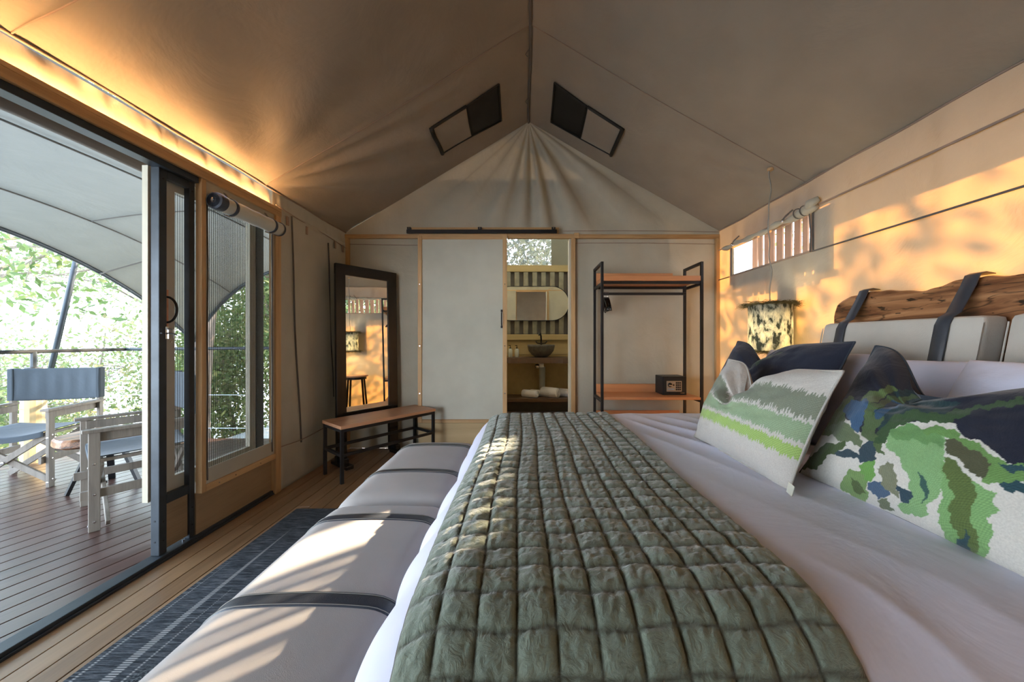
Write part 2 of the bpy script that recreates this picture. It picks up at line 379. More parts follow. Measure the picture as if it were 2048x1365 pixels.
# gable and back wall
wb = struct('wall_back')
zs = np.linspace(2.27, ZT, 90); u = np.linspace(0, 1, 150)
U, Z = np.meshgrid(u, zs, indexing='ij')
xl = np.minimum(XM-(ZT-Z)/SL, XM); xr = XM+(ZT-Z)/SR
xl = np.maximum(xl, XL); xr = np.minimum(xr, XR); X = xl+(xr-xl)*U
rho = np.hypot(X-XM, ZT-Z); phi = np.arctan2(X-XM, ZT-Z+1e-6)
fold = np.sin(21*phi+1.5*np.sin(5*phi)+.5*rho); fold = np.sign(fold)*np.abs(fold)**.7
D = .045*fold*sstep(0, .5, rho)*np.exp(-np.maximum(rho-1.0, 0)/1.0)*np.where(X > XM, 1.0, .55)*sstep(0, .22, U)*sstep(0, .22, 1-U)*(.35+.65*sstep(0, .25, Z-2.27))
MB().grid(np.stack([X, YB-.02+D, Z], -1), flip=True).build('gable_canvas', 'canvas', wb, smooth=True)
zz = 2.31
for (xa, xb) in ((XL, XM), (XM, XR)):
    MB().tube([(x, YB-.012, float(ZT-(SL*(XM-x) if x < XM else SR*(x-XM)))-.012) for x in np.linspace(xa, xb, 30)], .005, 5).build('gable_welt', 'seam', wb)
def wallgrid_y(x0, x1, z0, z1, y, amp, seed, mat='canvas', sgn=1):
    xs = lines(x0, x1, .02); z_ = lines(z0, z1, .04); X, Z = np.meshgrid(xs, z_, indexing='ij')
    ed = sstep(0, .08, X-x0)*sstep(0, .08, x1-X)*sstep(0, .1, Z-z0)*sstep(0, .1, z1-Z)
    Yv = y+amp*ed*(wob(X*2.2+Z*.7, Z*.5, 3, seed=seed)+.4*np.sin(X*22+Z*1.5+seed))
    return MB().grid(np.stack([X, Yv, Z], -1), flip=True).build('canvas_panel', mat, wb, smooth=True)
wallgrid_y(XL, -1.10, 0, 2.27, YB, .012, 1)
wallgrid_y(.53, XR, 0, 2.27, YB, .010, 2)
B('canvas_panel', 'canvas', wb, -1.12, -.205, YB+.01, YB+.02, .28, 2.27)
for z, x0, x1 in ((2.19, .54, 2.06), (2.315, .40, 2.06), (2.19, -1.9, -1.14)):
    MB().tube([(x, YB-.022+(.006 if z < 2.3 else -.012), z+.012*math.sin(x*1.6)) for x in np.linspace(x0, x1, 20)], .0035, 5).build('seam', 'seam', wb)
B('kerb_timber', 'kerb', wb, -1.13, .5, YB-.06, YB+.04, 0, .285, bevel=.006)
# timber framing on the back wall
t1 = struct('trim_1')
for args in ((XL, -1.13, 2.247, 2.287), (-1.13, -.19, 2.25, 2.29), (-.19, .54, 2.245, 2.29), (.54, XR-.005, 2.247, 2.287)):
    B('rail', 'pine_x', t1, args[0], args[1]-.003, YB-.045, YB-.004, args[2], args[3], bevel=.003)
B('block', 'pine_x', t1, .52, .575, YB-.055, YB-.02, 2.243, 2.30, bevel=.003)
B('corner_post', 'pine', t1, XL+.005, XL+.042, YB-.04, YB, 0, 2.247, bevel=.003)
B('corner_post', 'pine', t1, XR-.045, XR-.005, YB-.04, YB, 0, 2.247, bevel=.003)
B('door_post', 'pine', t1, .492, .535, YB-.045, YB+.03, 0, 2.245, bevel=.003)
B('reveal', 'cream', t1, .472, .491, YB-.02, YB+.08, 0, 2.245)
# header board with sliding track
t2 = struct('trim_2')
B('header_board', 'pine_x', t2, -1.247, .36, YB-.06, YB-.046, 2.29, 2.355, bevel=.003)
B('track', 'black', t2, -1.247, .335, YB-.085, YB-.062, 2.288, 2.325, bevel=.002)
for x in (-1.22, -.475, .30):
    B('bracket', 'black', t2, x-.02, x+.02, YB-.09, YB-.060, 2.325, 2.35, bevel=.002)
    MB().lathe((x, YB-.093, 2.338), [(0, 0), (.006, 0), (.006, .004)], 8, 'y').build('screw', 'chrome', t2)
# bathroom sliding door
d2 = struct('door_1')
yd = YB-.052
B('stile', 'pine', d2, -1.129, -1.088, yd-.028, yd, .29, 2.262, bevel=.003)
B('stile', 'pine', d2, -.235, -.19, yd-.028, yd, .29, 2.262, bevel=.003)
B('top_rail', 'pine_x', d2, -1.088, -.235, yd-.026, yd, 2.225, 2.262, bevel=.003)
B('bottom_rail', 'pine_x', d2, -1.088, -.235, yd-.026, yd, .29, .325, bevel=.003)
xs = lines(-1.09, -.233, .02); z_ = lines(.315, 2.23, .03); X, Z = np.meshgrid(xs, z_, indexing='ij')
Yv = yd-.012+.004*np.sin(X*7+Z*1.6)*np.sin((Z-.3)*1.6)+.006*wob(X, Z, 1.5)
MB().grid(np.stack([X, Yv, Z], -1), flip=True).build('door_canvas', 'canvas_pale', d2, smooth=True)
MB().tube([(-.245+.0, yd-.03, 1.46), (-.245, yd-.055, 1.44), (-.245, yd-.062, 1.385), (-.245, yd-.055, 1.33), (-.245, yd-.03, 1.31)], .006, 8).build('handle', 'black', d2, smooth=True)
for z in (1.30, 1.47): B('handle_plate', 'black', d2, -.255, -.235, yd-.034, yd-.028, z-.012, z+.012)
for z in (1.1, 1.75, .6):
    for x in (-1.108, -.212): MB().lathe((x, yd-.031, z), [(0, 0), (.006, 0), (.006, .004)], 8, 'y').build('screw', 'chrome', d2)

# right wall
wr = struct('wall_right')
WY0, WY1, WZ0, WZ1 = 2.49, 3.46, 1.815, 2.075
ysr = lines(YF, YB, .025, (WY0, WY1)); zsr = lines(0, ZR, .03, (WZ0, WZ1))
Yg, Zg = np.meshgrid(ysr, zsr, indexing='ij')
ed = sstep(0, .06, YB-Yg)*sstep(0, .05, ZR-Zg)*sstep(0, .06, np.hypot(np.maximum(np.maximum(WY0-Yg, Yg-WY1), 0), np.maximum(np.maximum(WZ0-Zg, Zg-WZ1), 0)))
Xg = XR-ed*(.010*wob(Yg*2, Zg*.4, 3, seed=3)+.005*np.sin(Yg*26+Zg*.8)*sstep(1.2, 2.3, Zg)+.004*np.sin(Yg*41+1)*sstep(1.0, 0, np.abs(Zg-1.9)))
cy = (Yg[:-1, :-1]+Yg[1:, 1:])/2; cz = (Zg[:-1, :-1]+Zg[1:, 1:])/2
mask = ~((cy > WY0) & (cy < WY1) & (cz > WZ0) & (cz < WZ1))
MB().grid(np.stack([Xg, Yg, Zg], -1), mask=mask, flip=False).build('canvas_panel', 'canvas_wall', wr, smooth=True)
# second layer of cloth sewn round the window (throws the square shadow)
for a in ((WY0-.15, WY0-.005, 1.63, 2.1), (WY0-.005, WY1+.01, 1.68, WZ0), (WY1+.01, WY1+.06, 1.72, 2.1)):
    B('window_facing', 'canvas', wr, XR+.018, XR+.024, a[0], a[1], a[2], a[3])
B('window_facing', 'canvas', wr, XR+.018, XR+.024, 2.66, 2.86, 1.0, 1.68)  # unseen strip outside the canvas, added to throw the upright shadow band
for z, r_, mt in ((2.115, .006, 'seam'), (1.80, .005, 'seam_dark')):
    segs = [(YF, YB)] if z > 2 else [(YF, WY0-.02), (WY1+.02, YB)]
    for a, b_ in segs:
        B('seam', mt, wr, XR-.022, XR-.018, a, b_, z-r_, z+r_)
# left wall: canvas from the window to the back corner, a strip above the beam, and the part behind the camera
wl = struct('wall_left')
def wallgrid_x(y0, y1, z0, z1, amp, seed, pleat=0, x=XL):
    a = lines(y0, y1, .015); b_ = lines(z0, z1, .03); Y, Z = np.meshgrid(a, b_, indexing='ij')
    ed = sstep(0, .05, Y-y0)*sstep(0, .05, y1-Y)*sstep(0, .03, z1-Z)
    ed = ed*sstep(-.001, .12, Z-z0) if z0 < .01 else ed
    Xv = x+amp*ed*(.5+wob(Y*3, Z*.5, 3, seed=seed)+.6*np.sin(Y*17+seed+Z*.7)*sstep(0, 1, 2.2-Z))+pleat*ed*np.sin(Y*55+3*np.sin(Y*7)+(Z-2.2)*14)*np.sin(Y*11)
    return MB().grid(np.stack([Xv, Y, Z], -1), flip=True).build('canvas_panel', 'canvas', wl, smooth=True)
wallgrid_x(2.66, YB, -.06, 2.20, .022, 1)
wallgrid_x(2.62, YB, 2.19, ZL, .006, 2, .006)
wallgrid_x(YF, 2.66, 2.135, ZL, .012, 4, .012, x=XL-.03)
wallgrid_x(YF, -1.15, -.06, 2.2, .02, 5)
for y0, y1, z0, z1 in ((2.807, 2.925, 2.17, .296), (3.33, 3.42, 2.10, .6)):
    MB().tube([(XL+.022+.004*math.sin(t*9), y0+(y1-y0)*t**1.3, z0+(z1-z0)*t) for t in np.linspace(0, 1, 24)], .006, 6).build('zip', 'seam_dark', wl)
MB().tube([(XL+.014, y, 2.195-.05*(y-2.66)+.004*math.sin(y*8)) for y in np.linspace(2.64, YB, 30)], .004, 5).build('seam', 'seam', wl)
MB().tube([(XL+.03, y, .33+.01*math.sin(y*8)) for y in np.linspace(2.66, YB, 30)], .004, 5).build('seam', 'seam', wl)
for y in (2.76, 3.0, 3.45, 3.6): B('toggle_tab', 'seam', wl, XL+.018, XL+.026, y-.012, y+.012, 2.08, 2.15)
# closed front wall behind the camera
wf = struct('wall_front')
for a in ((XL, XR, 0, 2.31),):
    B('canvas_panel', 'canvas', wf, a[0], a[1], YF-.01, YF, a[2], a[3])
MB().add([(XL, YF, 2.31), (XR, YF, 2.31), (XM, YF, ZT)], [(0, 1, 2)]).build('gable_canvas', 'canvas', wf)
# beam, LED strip, steel frame on the left side
t3 = struct('trim_3')
B('beam', 'pine_y', t3, XL-.02, XL+.045, YF, 2.66, 2.108, 2.150, bevel=.003)
B('beam_lip', 'pine_y', t3, XL+.028, XL+.045, YF, 2.66, 2.1502, 2.172, bevel=.003)  # lip added so the LED light stays off the right wall
B('steel_header', 'steel', t3, XL-.035, XL+.03, YF, 2.0, 2.072, 2.107, bevel=.002)
B('sill_rail', 'steel', t3, XL-.05, XL+.022, YF, 2.66, .0, .028, bevel=.003)
B('sill_rail_low', 'steel', t3, XL-.008, XL+.03, YF, 2.66, -.004, .012, bevel=.002)
B('steel_post', 'steel', t3, XL-.045, XL, 1.81, 1.85, .028, 2.085, bevel=.003)
B('steel_post', 'steel', t3, XL-.03, XL+.002, 1.972, 2.004, .028, 2.105, bevel=.002)
B('steel_post', 'steel', t3, XL-.045, XL, -1.15, -1.11, .028, 2.085, bevel=.003)
B('cross_rail', 'steel', t3, XL-.03, XL, 1.85, 1.972, .285, .335, bevel=.002)
B('cross_rail', 'steel', t3, XL-.03, XL, 1.85, 1.972, 2.03, 2.085, bevel=.002)
B('corner_post', 'pine', t3, XL-.01, XL+.045, 2.60, 2.655, 0, 2.107, bevel=.003)
B('lower_panel', 'ply', t3, XL-.02, XL-.008, 1.851, 1.971, .045, .284)
B('lower_panel', 'ply', t3, XL-.005, XL+.008, 2.006, 2.60, .03, .27)
for y in (1.83, 1.988):
    for z in (.10, .20, 2.02): MB().lathe((XL+.001 if y < 1.9 else XL+.003, y, z), [(.0045, 0), (.0045, .002), (0, .002)], 8, 'x').build('bolt', 'black', t3)
for z in (.10, .21): MB().lathe((XL-.022, 1.8085, z), [(0, 0), (.005, 0), (.005, .003)], 8, 'y').build('bolt', 'black', t3)
for y in (1.02, 1.95): MB().lathe((XL-.01, y, .028), [(.006, 0), (.006, .008), (0, .008)], 8).build('bolt', 'chrome', t3)
led = B('led_strip', 'led', None, XL-.006, XL+.010, -.6, 2.60, 2.1505, 2.1545)
tag(led, 'glowing warm LED strip lying along the top of the left timber beam', 'light strip')
# left window (fixed mesh panel)
w1 = struct('window_1')
xi = XL+.040
B('stile', 'pine', w1, XL+.004, xi, 2.006, 2.036, .268, 2.107, bevel=.003)
B('sill', 'pine_y', w1, XL+.004, xi, 2.036, 2.60, .268, .308, bevel=.003)
for a in ((2.036, 2.050, .308, 2.106), (2.575, 2.60, .308, 2.106), (2.050, 2.575, .308, .40), (2.050, 2.575, 2.03, 2.106)):
    B('canvas_border', 'canvas', w1, xi-.016, xi-.010, *a)
B('mesh', 'mesh_l', w1, xi-.013, xi-.0125, 2.050, 2.575, .40, 2.03)
for y in (2.050, 2.575):
    MB().tube([(xi-.006, y+.002*math.sin(z*9), z) for z in np.linspace(.33, 2.0, 20)], .004, 5).build('zip', 'seam_dark', w1)
for y in (2.12, 2.24, 2.45): MB().lathe((xi+.001, y, .288), [(.004, 0), (.004, .003), (0, .003)], 8, 'x').build('screw', 'chrome', w1)
# sliding door leaf parked outside
d1 = struct('door_2')
xo = XL-.085
B('stile', 'canvas', d1, xo, xo+.03, 1.822, 1.945, .31, 2.08)
B('stile_edge', 'cream', d1, xo, xo+.03, 1.806, 1.821, .31, 2.08)
B('stile', 'canvas', d1, xo, xo+.03, 2.475, 2.53, .31, 2.08)
B('stile_steel', 'steel', d1, xo, xo+.035, 2.531, 2.60, .05, 2.08)
B('top_rail', 'canvas', d1, xo, xo+.03, 1.945, 2.475, 2.0, 2.08)
B('bottom_rail', 'canvas', d1, xo, xo+.03, 1.945, 2.475, .31, .40)
B('mesh', 'mesh_l', d1, xo+.014, xo+.0145, 1.945, 2.475, .40, 2.0)
B('handle_block', 'shelf', d1, xo+.03, xo+.045, 1.872, 1.898, 1.20, 1.44, bevel=.002)
MB().tube([(xo+.042+.045*math.sin(t), 1.89+.012*math.sin(t), 1.33+.07*math.cos(t)) for t in np.linspace(0, PI, 12)], .006, 8).build('handle', 'black', d1, smooth=True)
lt = MB().box(XL+.0, XL+.008, 1.835, 1.852, 1.17, 1.235); lt.tube([(XL+.012, 1.845, 1.225), (XL+.022, 1.862, 1.22), (XL+.022, 1.865, 1.17), (XL+.018, 1.853, 1.15)], .005, 6)
lt.tube([(XL+.01, 1.83, 1.20), (XL+.02, 1.85, 1.20), (XL+.03, 1.875, 1.19)], .004, 6)
lt.build('latch', 'chrome', d1)
# right window: mesh, wooden slats outside
w2 = struct('window_2')
B('mesh', 'mesh_r', w2, XR+.001, XR+.0015, WY0, WY1, WZ0, WZ1)
for (a, b_, c, d) in ((WY0-.012, WY0, WZ0-.012, WZ1+.01), (WY1, WY1+.012, WZ0-.012, WZ1+.01)):
    B('edge_binding', 'seam_dark', w2, XR-.012, XR-.004, a, b_, c, d)
B('edge_binding', 'seam', w2, XR-.012, XR-.004, WY0, WY1, WZ0-.014, WZ0)
y = WY0+.02; i = 0
while y < WY1-.16:
    wd = random.choice((.05, .062, .042, .07)); lean = random.uniform(-.008, .008)
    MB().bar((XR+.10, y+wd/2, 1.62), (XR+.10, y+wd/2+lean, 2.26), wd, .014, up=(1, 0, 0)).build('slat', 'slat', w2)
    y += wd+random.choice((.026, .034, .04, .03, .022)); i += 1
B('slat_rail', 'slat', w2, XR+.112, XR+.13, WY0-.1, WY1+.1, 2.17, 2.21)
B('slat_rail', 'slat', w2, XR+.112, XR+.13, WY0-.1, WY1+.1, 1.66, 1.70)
# rolled flap above the right window
fl = thing('window_flap', 'rolled canvas flap bunched above the slatted window in the right wall', 'window flap', (XR-.03, 3.0, 2.10))
pts = [(XR-.035-.006*math.sin(y*14), y, 2.105-.012*math.sin((y-2.45)/1.15*PI)+.006*math.sin(y*23)) for y in np.linspace(2.42, 3.56, 60)]
MB().tube(pts, [.020+.006*math.sin(i*.7)+(.022*math.exp(-((i-6)/3.5)**2)) for i in range(60)], 10).build('roll', 'canvas', fl, smooth=True)
MB().tube([(XR-.035, 2.40, 2.15), (XR-.06, 2.44, 2.13), (XR-.035, 2.50, 2.10)], [.02, .035, .02], 8).build('roll_end', 'canvas', fl, smooth=True)
for y in (2.52, 2.58): MB().lathe((XR-.037, y, 2.108), [(.036, -.004), (.040, -.002), (.040, .003), (.036, .005)], 14, 'y').build('tie', 'seam_dark', fl)
MB().tube([(XR-.03, 2.487, 2.08), (XR-.024, 2.484, 1.95), (XR-.022, 2.49, 1.80)], .005, 5).build('cord', 'seam_dark', fl)
for y in (2.68, 3.34):
    MB().tube([(XR-.03, y-.04, 2.16), (XR-.06, y-.01, 2.125), (XR-.07, y+.01, 2.10)], .007, 6).build('toggle', 'chrome', fl)
    MB().lathe((XR-.072, y+.01, 2.09), [(0, -.014), (.012, -.008), (.014, 0), (.012, .008), (0, .014)], 10).build('toggle_knob', 'chrome', fl, smooth=True)
# roof vents
def vent(label, corners, side):
    """corners in the photograph's frame, laid onto the roof slope: mesh half then flap half"""
    def hit(px, py, off=.012):
        a, b_ = (px-1050)/F, (680-py)/F
        t = (ZT-H-SL*XM)/(b_-SL*a) if side < 0 else (ZT-H+SR*XM)/(b_+SR*a)
        for _ in range(6):
            z = float(zc(a*t, t))-off; t = t+(z-(H+b_*t))/(b_-(SL if side < 0 else -SR)*a)
        return np.array((a*t, t, z))
    c = [hit(*q) for q in corners]
    o = thing('roof_vent', label, 'vent', tuple(c[1]))
    def patch(p0, p1, p2, p3, off, n=14):
        g = np.zeros((n, n, 3))
        for i in range(n):
            for j in range(n):
                s_, t_ = i/(n-1), j/(n-1)
                q = p0*(1-s_)*(1-t_)+p1*s_*(1-t_)+p2*s_*t_+p3*(1-s_)*t_
                g[i, j] = (q[0], q[1], float(zc(q[0], q[1]))-off)
        return g
    MB().grid(patch(c[0], c[1], c[2], c[3], .008)).build('vent_mesh', 'dark', o, smooth=True, solid=.003)
    MB().grid(patch(c[4], c[0], c[3], c[5], .012)).build('flap', 'canvas_roof', o, smooth=True, solid=.003)
    for a, b_, w_ in ((4, 5, .020), (4, 0, .012), (5, 3, .006), (0, 3, .004), (0, 1, .006), (3, 2, .006), (1, 2, .008)):
        q = [c[a]*(1-t)+c[b_]*t for t in np.linspace(0, 1, 12)]
        MB().tube([(p_[0], p_[1], float(zc(p_[0], p_[1]))-.016) for p_ in q], w_, 6).build('edging', 'dark', o, smooth=True)
vent('black mesh roof vent with half-open flap, left of the ridge', [(933, 212), (998, 168), (1003, 241), (944, 272), (863, 256), (885, 307)], -1)
vent('black mesh roof vent with half-open flap, right of the ridge', [(1175, 213), (1109, 165), (1102, 244), (1161, 277), (1245, 258), (1222, 310)], 1)

# floor boards
fl_ = struct('floor')
B('subfloor', 'seam_dark', fl_, XL-.02, XR, YF, YB, -.06, -.022)
x = XL+.03; i = 0
proto = {}
while x < XR-.01:
    x1 = min(x+.094, XR); cuts = sorted([YF, YB]+[q for q in (random.uniform(.2, 1.6), random.uniform(1.9, 3.3))])
    for a, b_ in zip(cuts[:-1], cuts[1:]):
        B('board', 'floor', fl_, x, x1, a+.001, b_-.001, -.022, random.uniform(-.0012, 0), bevel=.0015, origin=None)
    x += .0985; i += 1
# give each board its own origin so that the grain differs
for o in [q for q in bpy.data.objects if q.parent == fl_ and q.name.startswith('board')]:
    dx, dy = random.uniform(-3, 3), random.uniform(-3, 3)
    o.data.transform(Matrix.Translation((dx, dy, 0))); o.location = (-dx, -dy, 0)

# ------------------------------------------------------------------ outside: deck, railing, awning
dk = struct('deck')
ZD = -.03
ang = math.atan(.33); ca, sa = math.cos(ang), math.sin(ang)
def clipbox(poly, x0, x1, y0, y1):
    def cl(p, ax, v, keep):
        out = []
        for i in range(len(p)):
            a, b_ = p[i], p[(i+1) % len(p)]; ia, ib = keep(a[ax]), keep(b_[ax])
            if ia: out.append(a)
            if ia != ib:
                t = (v-a[ax])/(b_[ax]-a[ax]); out.append((a[0]+(b_[0]-a[0])*t, a[1]+(b_[1]-a[1])*t))
        return out
    for ax, v, k in ((0, x0, lambda q: q >= x0), (0, x1, lambda q: q <= x1), (1, y0, lambda q: q >= y0), (1, y1, lambda q: q <= y1)):
        if len(poly) < 3: return []
        poly = cl(poly, ax, v, k)
    return poly
uu = -8.2
while uu < 3:
    c0 = (uu*ca, -uu*sa); w_ = .109
    q = [(c0[0]-sa*8, c0[1]-ca*8), (c0[0]+sa*9, c0[1]+ca*9), (c0[0]+sa*9+w_*ca, c0[1]+ca*9-w_*sa), (c0[0]-sa*8+w_*ca, c0[1]-ca*8-w_*sa)]
    q = clipbox(q, -4.95, XL-.052, -1.6, 4.18)
    if len(q) >= 3:
        n = len(q); rz_ = -ang
        R_ = Matrix.Rotation(-ang, 4, 'Z'); Ri = R_.inverted(); off = Vector((random.uniform(-3, 3), random.uniform(-3, 3), 0))
        vs = [tuple(Ri @ Vector((a, b_, z))-off) for z in (ZD-.03, ZD) for a, b_ in q]
        o = MB().add(vs, [tuple(range(n)), tuple(range(n, 2*n))]+[(i, (i+1) % n, n+(i+1) % n, n+i) for i in range(n)]).build('plank', 'deck', dk, local=True, bevel=.002)
        o.rotation_euler = (0, 0, -ang); o.location = R_ @ off
    uu += .1155
B('deck_frame', 'seam_dark', dk, -4.95, XL-.052, -1.6, 4.18, ZD-.2, ZD-.06)
# railing
rl = thing('deck_railing', 'black steel handrail with wire cables on round timber posts round the deck', 'railing', (-4.8, 3.3, ZD))
MB().tube([(-4.8, -1.6, 1.05), (-4.8, 4.15, 1.05)], .020, 10).build('handrail', 'black', rl, smooth=True)
MB().tube([(-4.8, 4.15, 1.05), (-2.1, 4.15, 1.075)], .020, 10).build('handrail', 'steel', rl, smooth=True)
for (x, y) in ((-4.8, 3.37), (-4.8, 1.2), (-2.2, 4.15)):
    MB().lathe((x, y, 0), [(0, ZD-.6), (.085, ZD-.6), (.078, .88), (.07, .885), (0, .885)], 14).build('timber_post', 'pole', rl, smooth=False)
    MB().tube([(x, y, .885), (x, y, 1.05)], .022, 8).build('steel_stub', 'steel', rl)
    MB().lathe((x, y, .885), [(0, 0), (.055, 0), (.055, .012), (0, .012)], 14).build('post_plate', 'steel', rl)
for z in (.10, .50):
    MB().tube([(-4.8, -1.6, z), (-4.8, 4.15, z)], .004, 5).build('cable', 'chrome', rl)
    MB().tube([(-4.8, 4.15, z), (-2.1, 4.15, z)], .004, 5).build('cable', 'chrome', rl)
# awning
def zaw(x, y):
    u = np.clip((-x-2.3)/2.6, 0, 1.2); v = np.clip((y-2.3)/2.9, 0, 1.2)
    return 2.36+.10*np.sin(np.clip(-x-2.0, 0, 3)/3*PI)-.10*u*u-1.02*u**1.5*v**2.1-.10*v*v
def hemx(y): return -4.95+.10*np.sin(np.clip((y+1)/6.2, 0, 1)*PI)*1.6
aw = thing('awning', 'grey canvas awning stretched over the deck with curved hem', 'awning', (-3.5, 2, 2.4))
a_ = np.linspace(-2.2, 5.15, 90); b_ = np.linspace(0, 1, 50); Y, U = np.meshgrid(a_, b_, indexing='ij')
Xh = hemx(Y); X = -2.02+(Xh+2.02)*U; Yc = Y-.35*np.sin(U*PI)*sstep(3.8, 5.15, Y)
P = np.stack([X, Yc, zaw(X, Yc)+.006*wob(X, Yc, 3)], -1)
MB().grid(P).build('awning_sheet', 'awning', aw, smooth=True)
def awline(pts, r, mt='steel', nm='seam'):
    return MB().tube(pts, r, 6).build(nm, mt, aw, smooth=True)
awline([tuple(P[i, -1]+np.array((0, 0, -.01))) for i in range(90)], .022, nm='hem_pole')
awline([tuple(P[-1, i]+np.array((0, 0, -.01))) for i in range(50)], .022, nm='hem_pole')
for x in (-3.0, -4.15):
    awline([(x, y, float(zaw(x, y))-.012) for y in np.linspace(-2, 4.85, 50)], .007, 'seam_dark')
awline([(x, 4.0+.1*(x+4.15), float(zaw(x, 4.0))-.012) for x in np.linspace(-4.85, -4.15, 8)], .007, 'seam_dark')
awline([(x, 3.3, float(zaw(x, 3.3))-.012) for x in np.linspace(-4.15, -2.1, 16)], .005, 'seam_dark')
pl = MB().tube([W(164, 464, 3.9), W(140, 575, 3.97), W(108, 712, 4.05), W(80, 830, 4.12)], [.018, .026, .026, .022], 8).build('awning_pole', 'steel', None, smooth=True)
tag(pl, 'slanting grey steel pole propping up the awning hem above the handrail', 'pole')
lg = MB().tube([(-2.13+.004*math.sin(y*3), y, 2.165+.006*math.sin(y*5)) for y in np.linspace(-2, 3.6, 30)], .062, 14).build('roof_log', 'log', None, smooth=True)
tag(lg, 'dark round timber log running outside along the eave above the door opening', 'log')
bw = MB().tube([W(0, 214, 1.42), W(45, 224, 1.5), W(90, 232, 1.56)], .008, 8).build('brace_rod', 'chrome', None, smooth=True)
tag(bw, 'thin pale brace rod bolted to the dark eave log, upper left', 'rod')
# outer fly over the roof
fy = thing('fly_sheet', 'outer fly sheet stretched above the tent roof', 'fly sheet', (XM, 1, 3.8))
f_ = MB()
f_.add([(XM, YF-.6, 3.85), (XM, YB+.5, 3.85), (-2.05, YB+.5, 2.62), (-2.05, YF-.6, 2.62)], [(0, 1, 2, 3)])
zr = lambda e: 1.93+.538*e
f_.add([(XM, YF-.6, 3.85), (XM, YB+.5, 3.85), (2.78, YF-.6, zr(.7)), (2.78, 2.88, zr(.7)), (2.78, 2.90, zr(.7)+.20), (2.78, YB+.5, zr(.7)+.20)], [(0, 2, 3, 4, 5, 1)])
f_.build('fly', 'fly', fy, solid=.004)
B('gable_fly', 'fly', fy, -2.05, XM, YF-.62, YF-.6, 2.6, 2.9)

# ------------------------------------------------------------------ bathroom beyond the opening
YW = 5.8
bt = struct('wall_bath')
B('side_panel', 'tan', bt, -1.4, -1.38, YB+.05, YW, 0, 2.9)
B('side_panel', 'tan', bt, 1.6, 1.62, YB+.05, YW, 0, 2.3)
B('side_panel', 'awning', bt, 1.6, 1.62, YB+.05, YW, 2.3, 2.9)
B('roof_panel', 'bath_roof', bt, -1.4, 1.62, YB+.03, YW+.1, 2.9, 2.91)
B('floor_panel', 'floor', bt, -1.4, 1.62, YB+.02, YW, -.04, -.003)
B('board', 'tan', bt, -1.38, 1.6, YW, YW+.02, 0, .92)
B('board', 'olive', bt, -1.38, 1.6, YW-.01, YW+.02, .921, 1.16)
B('rail', 'olive', bt, -1.38, 1.6, YW-.05, YW+.02, 1.161, 1.255, bevel=.003)
B('rail', 'olive', bt, -1.38, 1.6, YW-.05, YW+.02, 2.30, 2.41, bevel=.003)
B('canvas_panel', 'awning', bt, .44, 1.6, YW, YW+.01, 2.411, 2.9)
B('mesh', 'mesh_b', bt, -1.38, .44, YW, YW+.001, 2.411, 2.9)
B('backing', 'seam_dark', bt, -1.38, 1.6, YW+.0, YW+.018, 1.256, 2.299)
B('outer_board', 'seam_dark', bt, -1.38, 1.6, YW+.022, YW+.03, 0, 2.40)  # unseen board added behind the gaps to stop daylight leaking through
xq = -1.36
while xq < 1.58:
    B('batten', 'corr', bt, xq, xq+.085, YW-.045, YW-.001, 1.256, 2.299, bevel=.012)
    xq += .148
# mirror with rounded ends
mr = thing('wall_mirror', 'long capsule-shaped mirror with thin black frame above the stone basin', 'mirror', (.10, YW-.06, 1.77))
def capsule(cx, cz, hl, r, n=20):
    q = []
    for i in range(n+1): t = -PI/2+PI*i/n; q.append((cx+hl+r*math.cos(t), cz+r*math.sin(t)))
    for i in range(n+1): t = PI/2+PI*i/n; q.append((cx-hl+r*math.cos(t), cz+r*math.sin(t)))
    return q
cp = capsule(.10, 1.77, .35, .285); n = len(cp)
MB().add([(a, YW-.060, b__) for a, b__ in cp], [tuple(range(n))]).build('glass', 'mirror', mr)
MB().tube([(a, YW-.058, b__) for a, b__ in cp+cp[:1]], .007, 6, cap=False).build('frame', 'black', mr)
# counter, basin, tap, bottles, shelf, towels
ct = MB(); xs = np.linspace(-1.36, 1.58, 60)
for i in range(59):
    fa, fb = [5.34+.02*math.sin(q*7)+.012*math.sin(q*19) for q in (xs[i], xs[i+1])]
    ct.add([(xs[i], fa, .80), (xs[i+1], fb, .80), (xs[i+1], YW-.01, .80), (xs[i], YW-.01, .80), (xs[i], fa+.015, .885), (xs[i+1], fb+.015, .885), (xs[i+1], YW-.01, .885), (xs[i], YW-.01, .885)],
           [(0, 1, 5, 4), (4, 5, 6, 7), (3, 2, 1, 0)])
co = ct.build('counter', 'slab', None, origin=(0, 5.5, .8)); tag(co, 'dark live-edge wooden counter carrying the stone basin', 'counter')
bs = MB().lathe((.26, 5.55, .886), [(0, 0), (.09, 0), (.15, .04), (.20, .10), (.218, .17), (.222, .20), (.205, .20), (.19, .15), (.12, .06), (0, .04)], 28).build('basin', 'stone', None, smooth=True, origin=(.26, 5.55, .886))
tag(bs, 'round rough grey stone basin on the bathroom counter', 'basin')
tp = thing('tap', 'curved black tap standing behind the stone basin', 'tap', (.27, 5.71, .886))
MB().tube([(.27, 5.735, .886), (.27, 5.735, 1.16), (.265, 5.71, 1.23), (.25, 5.66, 1.27), (.235, 5.61, 1.27), (.228, 5.58, 1.24)], .014, 8).build('spout', 'black', tp, smooth=True)
for s_ in (-.07, .07): MB().tube([(.27, 5.735, 1.10), (.27+s_, 5.72, 1.11), (.27+s_*1.3, 5.71, 1.14)], .010, 8).build('handle', 'black', tp, smooth=True)
